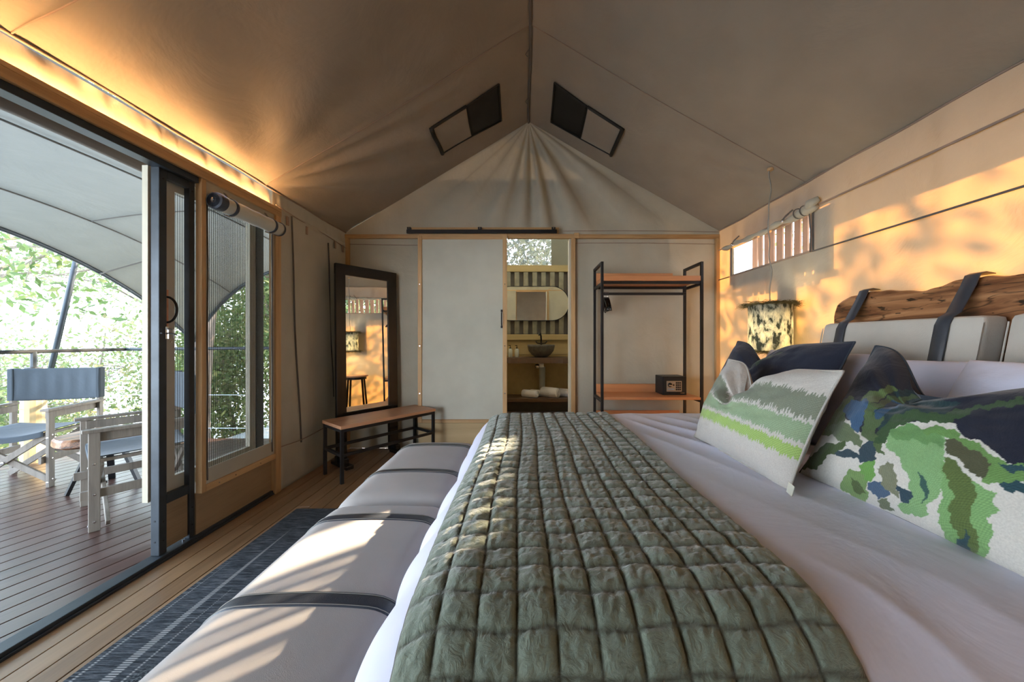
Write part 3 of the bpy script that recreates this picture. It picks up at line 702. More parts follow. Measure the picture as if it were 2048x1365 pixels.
for k_, x in enumerate((-.235, -.13)):
    o = thing('soap_bottle', ('pump bottle at the far left of the counter, nearer the opening edge', 'pump bottle standing between the other bottle and the basin')[k_], 'bottle', (x, 5.5, .886), group='pump bottles on the counter')
    MB().lathe((0, 0, 0), [(0, 0), (.032, 0), (.034, .01), (.034, .12), (.02, .135), (.012, .14)], 16).build('body', 'bottle', o, local=True, smooth=True)
    pm = MB().lathe((0, 0, 0), [(.014, .138), (.014, .155), (.005, .157), (.005, .185), (0, .185)], 10); pm.box(-.03, .006, -.006, .006, .183, .192); pm.build('pump', 'black', o, local=True)
pw = thing('waste_pipe', 'white waste pipe hanging below the counter under the basin', 'pipe', (.26, 5.6, .4))
MB().tube([(.26, 5.6, .80), (.26, 5.6, .72)], .045, 12).build('trap', 'pvc', pw, smooth=True)
MB().lathe((.20, 5.58, .74), [(0, -.03), (.04, -.03), (.04, .03), (0, .03)], 12).build('cleanout_cap', 'chrome', pw, smooth=True)
MB().tube([(.28, 5.62, .72), (.28, 5.66, .5), (.28, 5.70, .26)], .05, 12).build('pipe', 'bottle', pw, smooth=True)
sh = B('towel_shelf', 'slab', None, -1.36, 1.58, 5.34, YW-.01, .20, .25, bevel=.004); tag(sh, 'low wooden shelf below the basin counter', 'shelf')
B('kick_board', 'seam_dark', bt, -1.36, 1.58, 5.6, 5.62, 0, .2)
def rolled(name, c, length, r, rz, label):
    o = thing(name, label, 'towel', c, rz, 'rolled white towels on the low shelf')
    pr = [(0, -length/2), (r*.5, -length/2-.006), (r*.9, -length/2), (r, -length/2+.02), (r*1.02, 0), (r, length/2-.02), (r*.9, length/2), (r*.5, length/2+.006), (0, length/2)]
    MB().lathe((0, 0, r*.92), [(a, b__) for a, b__ in pr], 20, 'x').build('roll', 'towel', o, local=True, smooth=True)
    sp_ = [(length/2+.006, (r*.15+r*.7*t/14)*math.cos(t*1.2), r*.92+(r*.15+r*.7*t/14)*math.sin(t*1.2)) for t in range(15)]
    MB().tube(sp_, .004, 5).build('fold', 'towel', o, local=True)
rolled('rolled_towel', (.08, 5.48, .25), .26, .062, -.5, 'rolled white towel at the left end of the towel row')
rolled('rolled_towel', (.20, 5.60, .25), .24, .055, -.4, 'rolled white towel second from the left, set slightly back')
rolled('rolled_towel', (.40, 5.50, .25), .30, .082, -.6, 'largest rolled white towel in the middle of the row')
rolled('rolled_towel', (.58, 5.60, .25), .26, .066, -.5, 'rolled white towel just right of the largest one')
rolled('rolled_towel', (.76, 5.50, .25), .22, .058, -.3, 'rolled white towel half hidden by the right door post')

# ------------------------------------------------------------------ furniture along the back
# standing mirror
mo = Vector((-1.73, 3.15, 0)); wv = Vector((.6, .8, 0)); nv = Vector((.8, -.6, 0)); wM = .62
sm = thing('standing_mirror', 'tall black-framed standing mirror in the far left corner behind the bench', 'mirror', tuple(mo+wv*wM/2))
def mp(s_, d_, z): # along width, toward viewer, height
    lean = -.02*(z-.9)
    return mo+wv*s_+nv*(d_+lean)+Vector((0, 0, z))
MB().bar(mp(.045, 0, .03), mp(.045, 0, 1.87), .035, .09, up=wv).build('frame_post', 'blackwood', sm, bevel=.004)
MB().bar(mp(wM-.05, 0, .03), mp(wM-.05, 0, 1.87), .035, .10, up=wv).build('frame_post', 'blackwood', sm, bevel=.004)
MB().bar(mp(0.0, 0, 1.82), mp(wM, 0, 1.82), .037, .10).build('top_rail', 'blackwood', sm, bevel=.004)
MB().bar(mp(0.05, 0, .42), mp(wM-.05, 0, .42), .035, .14).build('bottom_rail', 'blackwood', sm, bevel=.004)
q = [mp(.085, .006, .46), mp(wM-.095, .006, .46), mp(wM-.095, .006, 1.78), mp(.085, .006, 1.78)]
MB().add([tuple(a) for a in q], [(0, 1, 2, 3)]).build('glass', 'mirror', sm)
for a, b__ in ((0, 1), (1, 2), (2, 3), (3, 0)):
    MB().bar(q[a]+nv*.002, q[b__]+nv*.002, .006, .006).build('glass_bead', 'pine', sm)
for s_ in (.045, wM-.05):
    f = MB(); f.bar(mp(s_, -.14 if s_ < .3 else -.02, .02), mp(s_, .16, .02), .07, .035)
    f.bar(mp(s_, -.08 if s_ < .3 else -.01, .06), mp(s_, .09, .06), .055, .05); f.build('foot', 'blackwood', sm, bevel=.006)
# bench
bd = Vector((.62, .785, 0)).normalized(); bn = Vector((-.785, .62, 0)).normalized(); N0 = Vector((-1.475, 2.76, 0)); LB, WB, HB = .925, .355, .47
be = thing('luggage_bench', 'low bench with pale wooden top on black steel legs before the tall mirror', 'bench', tuple(N0+bd*LB/2+bn*WB/2), math.atan2(bd.y, bd.x))
def BB(name, mt, x0, x1, y0, y1, z0, z1, bevel=.002): return B(name, mt, be, x0, x1, y0, y1, z0, z1, bevel=bevel, local=True)
hx, hy = LB/2, WB/2
BB('top', 'bench', -hx, hx, -hy, hy, HB-.028, HB, .004)
for sx in (-1, 1):
    for sy in (-1, 1): BB('leg', 'black', sx*(hx-.018)-.0125, sx*(hx-.018)+.0125, sy*(hy-.018)-.0125, sy*(hy-.018)+.0125, 0, HB-.029)
for z in (HB-.055, .215):
    for sy in (-1, 1): BB('rail', 'black', -hx+.03, hx-.03, sy*(hy-.018)-.011, sy*(hy-.018)+.011, z, z+.025)
    for sx in (-1, 1): BB('rail', 'black', sx*(hx-.018)-.011, sx*(hx-.018)+.011, -hy+.03, hy-.03, z, z+.025)
# clothes rack
rk = thing('clothes_rack', 'black steel open wardrobe rack with orange wooden shelves against the back wall', 'clothes rack', (1.2, 3.47, 0))
x0, x1, y0, y1 = .735, 1.685, 3.29, 3.64; HR = 1.91
for x in (x0, x1):
    for y in (y0, y1):
        B('post', 'black', rk, x-.0125, x+.0125, y-.0125, y+.0125, 0, HR, bevel=.002)
    for z in (HR-.0125, 1.70, .578, .2): B('side_rail', 'black', rk, x-.012, x+.012, y0+.013, y1-.013, z-.0125, z+.0125)
for y in (y0+.01, y1): B('shelf_rail', 'black', rk, x0+.013, x1-.013, y-.011, y+.011, 1.70, 1.725)
B('shelf', 'shelf', rk, x0+.014, x1-.014, y0-.012, y1+.01, 1.726, 1.775, bevel=.003)
B('back_lip', 'shelf', rk, x0+.014, x1-.13, y1-.012, y1+.006, 1.776, 1.865, bevel=.002)
B('shelf', 'shelf', rk, x0+.014, x1-.014, y0-.012, y1-.013, .592, .617, bevel=.003)
B('back_lip', 'shelf', rk, x0+.014, x1-.14, y1-.012, y1+.006, .59, .70, bevel=.002)
B('shelf', 'shelf', rk, x0+.014, x1-.014, y0-.012, y1-.013, .22, .245, bevel=.003)
B('back_lip', 'shelf', rk, x0+.014, x1-.06, y1-.012, y1+.006, .28, .42, bevel=.002)
B('hang_rail', 'black', rk, x0+.03, x1-.07, 3.46, 3.485, 1.615, 1.64, bevel=.002)
for x in (x0+.04, x1-.08): B('hang_bracket', 'black', rk, x-.012, x+.012, 3.46, 3.485, 1.641, 1.70)
# hangers, seen edge on
hg = None
for i in range(4):
    if hg is None:
        hg = thing('clothes_hanger', 'black wooden clothes hanger bunched with others at the left end of the rail', 'hanger', (.80, 3.4725, 1.64), group='black hangers on the rack rail')
        MB().tube([(0, -.012, -.01), (0, -.004, .008), (0, .010, .006), (0, .012, -.012), (0, .003, -.03), (0, 0, -.06)], .0025, 6).build('hook', 'chrome', hg, local=True, smooth=True)
        b_ = MB(); ptsh = [(0, -.15, -.19), (0, -.10, -.135), (0, -.04, -.085), (0, 0, -.058), (0, .04, -.085), (0, .10, -.135), (0, .15, -.19)]
        b_.tube(ptsh, [.008, .010, .012, .013, .012, .010, .008], 8); b_.tube([(0, -.14, -.185), (0, .14, -.185)], .005, 6); b_.build('shoulder', 'blackwood', hg, local=True, smooth=True)
    else:
        c = dup(hg); c.location = (.80+.012*i, 3.4725, 1.64); c.rotation_euler = (0, 0, random.uniform(-.05, .05))
# safe
sf = thing('safe', 'small black digital safe with silver keypad plate on the middle shelf', 'safe', (1.46, 3.52, .617))
sx0, sx1, sy0, sy1, sz0, sz1 = 1.363, 1.60, 3.415, 3.61, .6175, .80
B('body', 'black', sf, sx0, sx1, sy0, sy1, sz0, sz1, bevel=.004)
B('door', 'black', sf, sx0+.012, sx1-.012, sy0-.006, sy0-.0005, sz0+.012, sz1-.012, bevel=.002)
B('plate', 'plate', sf, sx0+.035, sx0+.185, sy0-.010, sy0-.0065, sz0+.035, sz0+.14, bevel=.001)
MB().lathe((sx0+.068, sy0-.011, sz0+.102), [(0, -.014), (.016, -.012), (.022, 0)], 18, 'y').build('knob', 'black', sf, smooth=True)
B('knob_bar', 'chrome', sf, sx0+.052, sx0+.084, sy0-.030, sy0-.024, sz0+.094, sz0+.102)
MB().lathe((sx0+.104, sy0-.011, sz0+.100), [(0, -.004), (.007, -.004), (.008, 0)], 12, 'y').build('key_lock', 'black', sf)
B('label_strip', 'blueprint', sf, sx0+.045, sx0+.11, sy0-.0115, sy0-.0102, sz0+.056, sz0+.062)
for i in range(4):
    for j in range(3):
        B('key', 'black', sf, sx0+.125+j*.018, sx0+.139+j*.018, sy0-.013, sy0-.0102, sz0+.048+i*.022, sz0+.064+i*.022)
B('maker_plate', 'chrome', sf, sx1-.065, sx1-.025, sy0-.008, sy0-.0061, sz0+.018, sz0+.024)

# ------------------------------------------------------------------ bed
bed = thing('bed', 'wide bed with grey base standing against the right wall', 'bed', (.9, 1.5, 0))
def rbox(mb, c, h, r, n=14, crown=0, wr_=0, col=None):
    """soft box: rounded corners, crowned top"""
    c = np.array(c); h = np.array(h)
    out = []
    for ax in range(3):
        for sg in (-1, 1):
            t = np.linspace(-1, 1, n); t = np.sin(t*PI/2)*.5+t*.5
            A, Bq = np.meshgrid(t, t, indexing='ij'); p = np.zeros(A.shape+(3,)); o1, o2 = [(1, 2), (2, 0), (0, 1)][ax]
            p[..., ax] = sg; p[..., o1] = A; p[..., o2] = Bq; p = p*h
            rv = np.ones(3)*np.array(r); inner = np.clip(p, -(h-rv), h-rv); d = (p-inner)/rv; L = np.linalg.norm(d, axis=-1, keepdims=True); q = inner+d/np.maximum(L, 1e-9)*rv
            uz = np.clip(q[..., 2]/h[2], 0, 1); q[..., 2] += crown*uz*np.sqrt(np.clip(1-(q[..., 0]/h[0])**2, 0, 1))*np.clip(1-(q[..., 1]/h[1])**8, 0, 1)
            if wr_: q = q+wr_*wob(q[..., 0]*3+q[..., 2], q[..., 1]*3, 3)[..., None]*np.array((0, 0, 1))
            mb.grid(q+c, flip=(sg < 0))
    return mb
TOP = .65
B('base', 'ottoman', bed, -.10, 1.95, .74, 2.36, .03, .30, bevel=.01)
rbox(MB(), (.93, 1.55, .44), (1.02, .80, .13), .05).build('mattress', 'white', bed, smooth=True)
EX0, EY0, EY1 = -.115, .74, 2.345
RX, RY0, RY1 = .20, .20, .10
def fold1(t, lo, hi, rlo, rhi):
    t = np.asarray(t, float); c = np.clip(t, lo, hi); dr = np.zeros_like(t)
    for sg, ed_, r in ((-1, lo, rlo), (1, hi, rhi)):
        e = np.maximum(sg*(t-ed_), 0); a = np.minimum(e, r*PI/2)
        c = c+sg*r*np.sin(a/r); dr = dr+r*(1-np.cos(a/r))+np.maximum(e-r*PI/2, 0)
    return c, dr
def bedsurf(a, b__, off=0):
    x, dx = fold1(a, EX0, 3, RX, .1); y, dy = fold1(b__, EY0, EY1, RY0, RY1)
    z = TOP-dx-dy
    z = z+.012*np.sin(np.clip((a-.1)/2, 0, 1)*PI)-.006*wob(a*1.2, b__*1.2, 3)
    # foot side pulls outward slightly as it hangs
    x = x-.10*np.clip(dx, 0, .5)
    x = x-off*np.clip(dx/RX, 0, 1); y = y+off*(np.clip(dy/RY0, 0, 1)*np.where(b__ < 1.5, -1, 1)); z = z+off*np.clip(1-(dx+dy)/RX, 0, 1)
    return x, y, z
A, Bv = np.meshgrid(np.linspace(-.62, 2.0, 260), np.linspace(.22, 2.62, 280), indexing='ij')
x, y, z = bedsurf(A, Bv)
# long soft creases fanning over the sheet on the pillow side
s_ = sstep(.55, .75, A)
ph = (Bv-2.3)*1.0+(A-.6)*(.9)
cre = 1-2.2*np.abs(np.sin(23*(A*.80+.38*(Bv-1.6)*(1+.35*(A-.6)))+1.5*np.sin(Bv*2.1)+1.3*wob(A, Bv, 2)))**.55
z = z+s_*.0105*cre*(.55+.45*np.sin(Bv*2.3+A*3))*sstep(2.4, 1.9, Bv)+s_*.007*wob(A*2.2, Bv*1.3, 5, seed=2)
hang = sstep(EX0, EX0-.25, A); x = x-hang*.008*np.sin(Bv*23+2*np.sin(Bv*6)); 
dv = MB().grid(np.stack([x, y, z], -1)).build('duvet', 'white', None, smooth=True, origin=(.9, 1.5, .6), solid=.006)
tag(dv, 'smooth white duvet spread over the whole bed and hanging at the foot', 'duvet')
# seam along the duvet
0 and MB().tube([(lambda q: (float(q[0]), float(q[1]), float(q[2])+.004))(bedsurf(.70+.03*math.sin(b__), b__)) for b__ in np.linspace(.6, 2.3, 40)], .0015, 5).build('hem_seam', 'pinkw', dv)
# quilted runner
NCx, NCy, PX, PY = 11, 34, .0745, .0655
sub = 13; aa = np.linspace(0, NCx, NCx*sub+1); bb_ = np.linspace(0, NCy, NCy*12+1)
A, Bv = np.meshgrid(aa, bb_, indexing='ij')
fx = np.abs(A-np.round(A)); fy_ = np.abs((Bv+.06*np.sin(A*2.1+Bv*.5))-np.round(Bv+.06*np.sin(A*2.1+Bv*.5)))
puff = (.85*np.clip(fx*6, 0, 1)**.6+.15*np.clip(fx*2, 0, 1))*(.10+.90*np.clip(fy_*4, 0, 1)**.6)*(.85+.15*np.clip(fy_*2, 0, 1))
pa = -.245+A*PX+.006*np.sin(Bv*.35)+.010*sstep(6, 0, Bv)*(A/11-.5)*-1; pb = .305+Bv*PY
cell = rng.uniform(.6, 1.0, (NCx+1, NCy+1))[np.minimum(A.astype(int), NCx), np.minimum(Bv.astype(int), NCy)]
wr1 = wob(A*1.1, Bv*2.6, 4, seed=1)*.5+wob(A*3.2+Bv, Bv*3.3-A, 4, seed=3)*.5
offs = .006+.0135*puff*cell+.0038*wr1+.0022*wob(A*5+Bv*1.5, Bv*8, 5, seed=4)*sstep(0, .2, fx)
x, y, z = bedsurf(pa, pb); x2, y2, z2 = bedsurf(pa, pb, 1.0)
P = np.stack([x+(x2-x)*offs, y+(y2-y)*offs, z+(z2-z)*offs], -1)
base = np.array((.175, .215, .165)); th = np.array((.035, .033, .016))
k_ = np.exp(-(fx/.05)**2)*1.0; k2 = np.exp(-(fy_/.07)**2)*.8; kk = np.clip(np.maximum(k_, k2), 0, 1)[..., None]
C_ = (base*(1+.10*wob(A*.9, Bv*1.2, 3)[..., None]))*(1-kk)+th*kk
qt = MB().grid(P, c=C_).build('quilt_runner', 'quilt', None, smooth=True, origin=(.2, 1.5, .66), solid=.004)
tag(qt, 'sage green square-quilted velvet bed runner laid across the foot half of the bed', 'quilt')

# ottomans
def ottoman(y0, y1, straps, label, z0=0):
    RO = np.array((.11, .05, .09)); cx, hx_ = -.585, .285; h = ((hx_), (y1-y0)/2, .20); c = (cx, (y0+y1)/2, .235)
    o = thing('ottoman', label, 'ottoman', (cx, c[1], 0), group='strapped grey ottomans at the foot of the bed')
    rbox(MB(), c, h, RO, 34, crown=.035).build('body', 'ottoman', o, smooth=True)
    for sx_ in (-1, 1):
        for sy_ in (-1, 1): MB().lathe((cx+sx_*.2, c[1]+sy_*(h[1]-.1), 0), [(0, 0.0), (.02, 0.0), (.025, .06), (0, .06)], 10).build('foot', 'black', o)
    for sy in straps:
        pr = []
        for t in np.linspace(0, 1, 60):
            # path up the left side, over the top, down the right side
            L1 = .40; L2 = 2*hx_; d_ = t*(2*L1+L2)
            if d_ < L1: p_ = np.array((-hx_, sy-c[1], -.2+d_))
            elif d_ < L1+L2: p_ = np.array((-hx_+d_-L1, sy-c[1], .2))
            else: p_ = np.array((hx_, sy-c[1], .2-(d_-L1-L2)))
            hh = np.array(h); inn = np.clip(p_, -(hh-RO), hh-RO); dd = (p_-inn)/RO; dd = dd/max(np.linalg.norm(dd), 1e-6); q_ = inn+dd*RO
            uz = np.clip(q_[2]/hh[2], 0, 1); q_[2] += .035*uz*math.sqrt(max(0, 1-(q_[0]/hh[0])**2))*max(0, 1-(q_[1]/hh[1])**8)
            pr.append((q_, dd))
        g = np.zeros((60, 6, 3))
        for i, (q_, dd) in enumerate(pr):
            for j, (w_, o_) in enumerate(((-.026, -.004), (-.025, .002), (-.010, .003), (.010, .003), (.025, .002), (.026, -.004))):
                dd2 = np.array((dd[0], 0, dd[2])); dd2 /= max(1e-6, np.linalg.norm(dd2))
                g[i, j] = np.array(c)+q_+np.array((0, w_, 0))+dd2*o_
        st = MB().grid(g).build('strap', 'leather', o, smooth=True)
        for w_ in (-.020, .020):
            MB().tube([tuple(np.array(c)+q_+np.array((0, w_, 0))+np.array((dd[0], 0, dd[2]))*.0030) for q_, dd in pr[6:54]], .0010, 4).build('stitching', 'wire', st)
ottoman(1.535, 2.43, (1.837, 2.29), 'farther grey upholstered ottoman with two dark straps, nearest the bench')
ottoman(.56, 1.528, (.924, 1.357), 'nearer grey upholstered ottoman with two dark straps, beside the patterned rug')
# rug
rg = MB(); xs = np.linspace(-1.56, -.45, 300); ys_ = np.linspace(.35, 2.36, 320); X, Y = np.meshgrid(xs, ys_, indexing='ij')
C_ = np.zeros(X.shape+(3,))
def streakmask(x0, ya, yb, w0, curve=0):
    t = (yb-Y)/(yb-ya); c = x0+curve*t*t; w_ = w0*np.clip(t, 0, 1)**.8; return np.clip((w_-np.abs(X-c))/.004+.5, 0, 1)*(t > 0)*(t < 1.0)
for a_ in ((-1.425, .3, 2.10, .030, .02), (-1.535, .3, 1.80, .010, .0), (-1.30, .2, 1.98, .018, .03), (-1.36, .2, 1.60, .010, -.01), (-1.22, .2, 2.15, .02, .05), (-1.08, .2, 2.2, .02, .03), (-.95, .2, 1.9, .02, .03)):
    C_[..., 0] = np.maximum(C_[..., 0], streakmask(*a_))
C_[..., 1] = sstep(.15, .5, wob(X*4, Y*2, 3, seed=2))*sstep(1.75, 1.5, Y)*(1-C_[..., 0])
g = rg.grid(np.stack([X, Y, .010+.0*X], -1), c=C_).build('rug', 'rug', None, origin=(-1, 1.35, .01))
rgm = MB().box(-1.563, -.447, .347, 2.363, .001, .0085); rgm.build('backing', 'seam_dark', g)
tag(g, 'dark blue-grey woven rug with white herringbone streaks lying beside the ottomans', 'rug')

# ------------------------------------------------------------------ headboard
hb_ = thing('headboard', 'live-edge brown wooden headboard slab mounted behind the bed', 'headboard', (2.0, 1.37, .6))
tops = [(2.215, 1.36), (2.20, 1.40), (2.173, 1.418), (2.12, 1.432), (2.06, 1.440), (2.0, 1.445), (1.93, 1.441), (1.865, 1.434), (1.80, 1.420), (1.725, 1.412), (1.67, 1.425), (1.624, 1.440), (1.57, 1.445), (1.516, 1.443), (1.45, 1.436), (1.383, 1.43), (1.2, 1.44), (1.0, 1.42), (.8, 1.44), (.62, 1.42), (.54, 1.38)]
hm = MB(); Yt = np.interp(np.linspace(0, 1, 80), np.linspace(0, 1, len(tops)), [t[0] for t in tops]); Zt = np.interp(np.linspace(0, 1, 80), np.linspace(0, 1, len(tops)), [t[1] for t in tops])
Zt = Zt+.003*np.sin(Yt*60)
prof = [(.0, -.9), (.0, -.30), (.0, -.05), (.006, -.02), (.018, -.004), (.035, 0), (.05, -.006), (.058, -.03), (.058, -.9)]
G = np.zeros((80, len(prof), 3))
for i in range(80):
    sc = .022*math.sin(Yt[i]*14)+.01*math.sin(Yt[i]*31)
    for j, (px_, pz) in enumerate(prof):
        G[i, j] = (1.985+px_, Yt[i]+(.02 if (pz < -.5 and i < 3) else 0), max(.5, Zt[i]+pz*(1+sc*2)))
hm.grid(G, flip=True); hm.add(G[0], [tuple(range(len(prof)))]); hm.add(G[-1], [tuple(range(len(prof)))[::-1]])
hm.build('board', 'headwood', hb_, smooth=False)
for y in (1.9, .9): B('mount_leg', 'headwood', hb_, 2.0, 2.04, y-.04, y+.04, 0, .6)
def headcushion(y0, y1, label):
    o = thing('headboard_cushion', label, 'cushion', (1.92, (y0+y1)/2, .7), group='strapped linen headboard cushions')
    c = ((1.915), (y0+y1)/2, .96)
    pm_ = rbox(MB(), c, (.055, (y1-y0)/2, .305), .022, 16); SH = .20
    for v_ in pm_.v: v_[:, 0] += (v_[:, 2]-1.265)*SH
    pm_.build('pad', 'head', o, smooth=True)
    for yy in (y0+.002, y1-.002):
        MB().tube([(1.861+(z-1.265)*.20, yy, z) for z in np.linspace(.7, 1.235, 12)], .003, 5).build('piping', 'head', o)
    for ys__ in (y0+.133, y1-.133):
        path = [(1.738, .68), (1.822, 1.10), (1.848, 1.23), (1.866, 1.265), (1.90, 1.285), (1.965, 1.405), (1.985, 1.452), (2.01, 1.462), (2.05, 1.455)]
        g = np.zeros((len(path), 4, 3))
        for i, (a, z) in enumerate(path):
            for j, (w_, o_) in enumerate(((-.027, .0), (-.025, -.004), (.025, -.004), (.027, .0))): g[i, j] = (a+o_, ys__+w_, z)
        MB().grid(g).build('strap', 'leather', o, smooth=True, solid=.004)
headcushion(1.395, 2.15, 'grey linen headboard cushion held by black straps, farther from the camera')
headcushion(.58, 1.325, 'grey linen headboard cushion held by black straps, at the right picture edge')

# ------------------------------------------------------------------ pillows
def pillow(name, label, cat, c, wdir, updir, w, h, t, paint, n=(150, 120), chop=(0, 0, .3), mat='print', ears=.05, group=None, flange=True, seed=0, sidecol=(.4, .38, .34), sq=.62, pin=1.0):
    """c: middle of the bottom edge; wdir points to the picture's right, updir up the pillow; the face looks to wdir x updir"""
    wdir = Vector(wdir).normalized(); updir = Vector(updir); updir = (updir-wdir*updir.dot(wdir)).normalized(); nd = wdir.cross(updir)
    c = np.array(c); wd, ud, nn = np.array(wdir), np.array(updir), np.array(nd)
    def surf(U, V, sg):
        e = np.clip(1-np.abs(U)**2.6, 0, 1)*np.clip(1-np.abs(V)**2.6, 0, 1); th_ = t*.5*e**sq
        x = w/2*U*(1-ears*(1-V**2)*pin); y = h/2*(V*(1-ears*1.2*(1-U**2)))+h/2
        dent = chop[0]*np.exp(-((U-chop[1])/np.where(U > chop[1], chop[3] if len(chop) > 3 else chop[2], chop[2]))**2)*sstep(-.35, 1, V)
        y = y-dent; x = x-np.sign(U-chop[1])*.10*dent*np.abs(U)
        wr_ = .006*wob(U*3+seed, V*3, 2.5, seed=seed)*e**.3+.004*wob(U*7, V*7+seed, 2.5, seed=seed+1)*e**.3
        if chop[0]: # fabric folds running from the dent to the corners
            d0 = np.hypot((U-chop[1])*1.2, V-.75); an = np.arctan2(V-.75, (U-chop[1])*1.2)
            wr_ = wr_+.010*np.sin(an*7+seed)*np.exp(-((d0-.45)/.35)**2)*e**.5
            wr_ = wr_-.035*np.exp(-((U-chop[1])/.22)**2)*np.exp(-((V-.8)/.35)**2)
        sag = -.02*np.cos(U*PI/2)*(V < 0)*(V**2)
        n_ = (th_+wr_)*sg+sag*0
        ceps = .0 if sg > 0 else 0
        P = c+x[..., None]*wd+y[..., None]*ud+(n_+ceps+.02*np.sin(U*3+seed)*.3)[..., None]*nn
        return P
    u = np.linspace(-1, 1, n[0]); v = np.linspace(-1, 1, n[1]); u = .7*u+.3*np.sin(u*PI/2); v = .7*v+.3*np.sin(v*PI/2)
    U, V = np.meshgrid(u, v, indexing='ij'); Pf = surf(U, V, 1)
    mb = MB(); mb.grid(Pf, c=paint(U, V, Pf))
    U2, V2 = np.meshgrid(u[::3], v[::3], indexing='ij'); Pb = surf(U2, V2, -1)
    mb.grid(Pb, c=np.broadcast_to(np.array(sidecol), Pb.shape).copy(), flip=True)
    o = mb.build(name, mat, None, smooth=True, origin=tuple(c))
    tag(o, label, cat, group)
    if flange:
        e_ = [Pf[i, 0] for i in range(0, n[0], 3)]+[Pf[-1, j] for j in range(0, n[1], 3)]+[Pf[i, -1] for i in range(n[0]-1, -1, -3)]+[Pf[0, j] for j in range(n[1]-1, -1, -3)]
        pp = MB(); pp.tube([tuple(q_) for q_ in e_]+[tuple(e_[0])], .0042, 6, cap=False)
        cc = sidecol; pp.c = [np.broadcast_to(np.array(cc), (pp.n, 3))]
        q_ = pp.build('piping', mat, None, smooth=True, origin=tuple(c)); q_.parent = o; q_.location = (0, 0, 0)
    return o
LIN = np.array((.42, .405, .37)); NAVY = np.array((.020, .024, .036))
def srgb(*c): return np.array([((q/255+.055)/1.055)**2.4 for q in c])
FL = [
 ((34, 37, 50), [(0, 540), (-100, -400), (2600, -400), (2600, 760), (1500, 760), (1060, 710), (990, 690), (930, 620), (860, 590), (800, 570), (740, 500), (640, 490), (560, 500), (480, 510), (420, 560), (400, 600), (330, 580), (300, 540), (240, 500), (200, 470), (120, 540)]),
 ((40, 62, 66), [(360, 470), (480, 330), (650, 380), (780, 410), (700, 460), (600, 470), (480, 500), (400, 560)]),
 ((92, 108, 66), [(100, 560), (130, 480), (190, 410), (240, 380), (265, 375), (270, 400), (230, 440), (215, 500), (180, 560), (130, 570)]),
 ((98, 118, 72), [(280, 400), (340, 355), (420, 325), (475, 335), (470, 350), (360, 400), (310, 430)]),
 ((84, 104, 68), [(320, 420), (440, 375), (590, 370), (590, 385), (500, 400), (420, 450), (370, 540), (420, 660), (370, 640), (300, 560)]),
 ((66, 96, 128), [(210, 430), (250, 395), (330, 385), (325, 440), (300, 500), (290, 550), (250, 530), (230, 480)]),
 ((58, 86, 112), [(370, 440), (440, 400), (505, 405), (450, 440), (365, 490)]),
 ((62, 86, 56), [(350, 600), (400, 520), (470, 460), (560, 440), (680, 460), (760, 440), (1092, 375), (1092, 415), (860, 440), (740, 500), (640, 500), (560, 495), (480, 510), (410, 600)]),
 ((104, 118, 88), [(140, 520), (190, 490), (240, 520), (290, 560), (300, 620), (240, 600), (180, 590)]),
 ((74, 92, 56), [(10, 730), (40, 670), (120, 610), (210, 590), (230, 620), (130, 670), (90, 720), (30, 735)]),
 ((132, 172, 118), [(420, 580), (450, 540), (510, 505), (580, 520), (700, 560), (710, 640), (690, 700), (700, 800), (660, 880), (620, 900), (620, 950), (560, 965), (500, 940), (480, 900), (540, 850), (520, 740), (470, 660), (420, 630)]),
 ((106, 148, 92), [(440, 545), (510, 505), (580, 520), (690, 555), (700, 620), (560, 590), (450, 580)]),
 ((126, 168, 108), [(690, 680), (760, 740), (860, 800), (960, 850), (930, 870), (975, 940), (900, 960), (940, 1000), (930, 1080), (900, 1160), (850, 1165), (790, 1130), (700, 1050), (670, 950), (690, 860)]),
 ((106, 146, 84), [(600, 530), (700, 515), (790, 560), (760, 600), (700, 560), (620, 560)]),
 ((108, 146, 84), [(740, 590), (800, 575), (900, 620), (960, 680), (1010, 700), (1120, 710), (1400, 690), (1600, 760), (1400, 860), (1092, 790), (960, 800), (890, 790), (860, 740), (920, 700), (860, 650), (760, 620)]),
 ((84, 86, 64), [(700, 570), (780, 600), (880, 650), (930, 700), (900, 770), (860, 770), (800, 700), (720, 650)]),
 ((92, 110, 62), [(700, 660), (760, 700), (820, 760), (860, 820), (850, 900), (820, 940), (850, 1020), (880, 1110), (830, 1165), (800, 1120), (740, 1000), (720, 920), (750, 860), (700, 740)]),
 ((48, 76, 84), [(800, 1010), (825, 1060), (820, 1130), (835, 1175), (760, 1110), (770, 1075), (800, 1070)]),
 ((48, 76, 84), [(960, 705), (1040, 705), (1160, 740), (1040, 745)]), ((48, 76, 84), [(970, 800), (1040, 785), (1180, 830), (1092, 850), (1000, 830)]),
 ((60, 92, 84), [(575, 735), (600, 770), (635, 820), (610, 880), (590, 890), (605, 840), (580, 780)]),
 ((52, 74, 86), [(470, 800), (520, 820), (548, 860), (530, 895), (490, 880)]), ((78, 100, 124), [(330, 800), (400, 780), (440, 860), (380, 868), (340, 840)]),
 ((56, 74, 84), [(300, 610), (345, 590), (375, 640), (360, 690), (310, 700), (270, 670), (215, 680), (165, 640), (230, 635), (290, 650)]),
 ((122, 152, 96), [(200, 780), (240, 735), (310, 730), (325, 780), (330, 840), (325, 890), (290, 895), (240, 860), (205, 830)]),
 ((86, 104, 66), [(240, 770), (300, 790), (320, 850), (270, 840)]),
 ((112, 160, 84), [(290, 700), (360, 690), (370, 740), (340, 800), (310, 780)]), ((126, 130, 106), [(380, 720), (420, 695), (460, 720), (470, 780), (480, 870), (440, 850), (400, 800)]),
 ((110, 118, 94), [(380, 870), (420, 870), (460, 940), (400, 920)])]
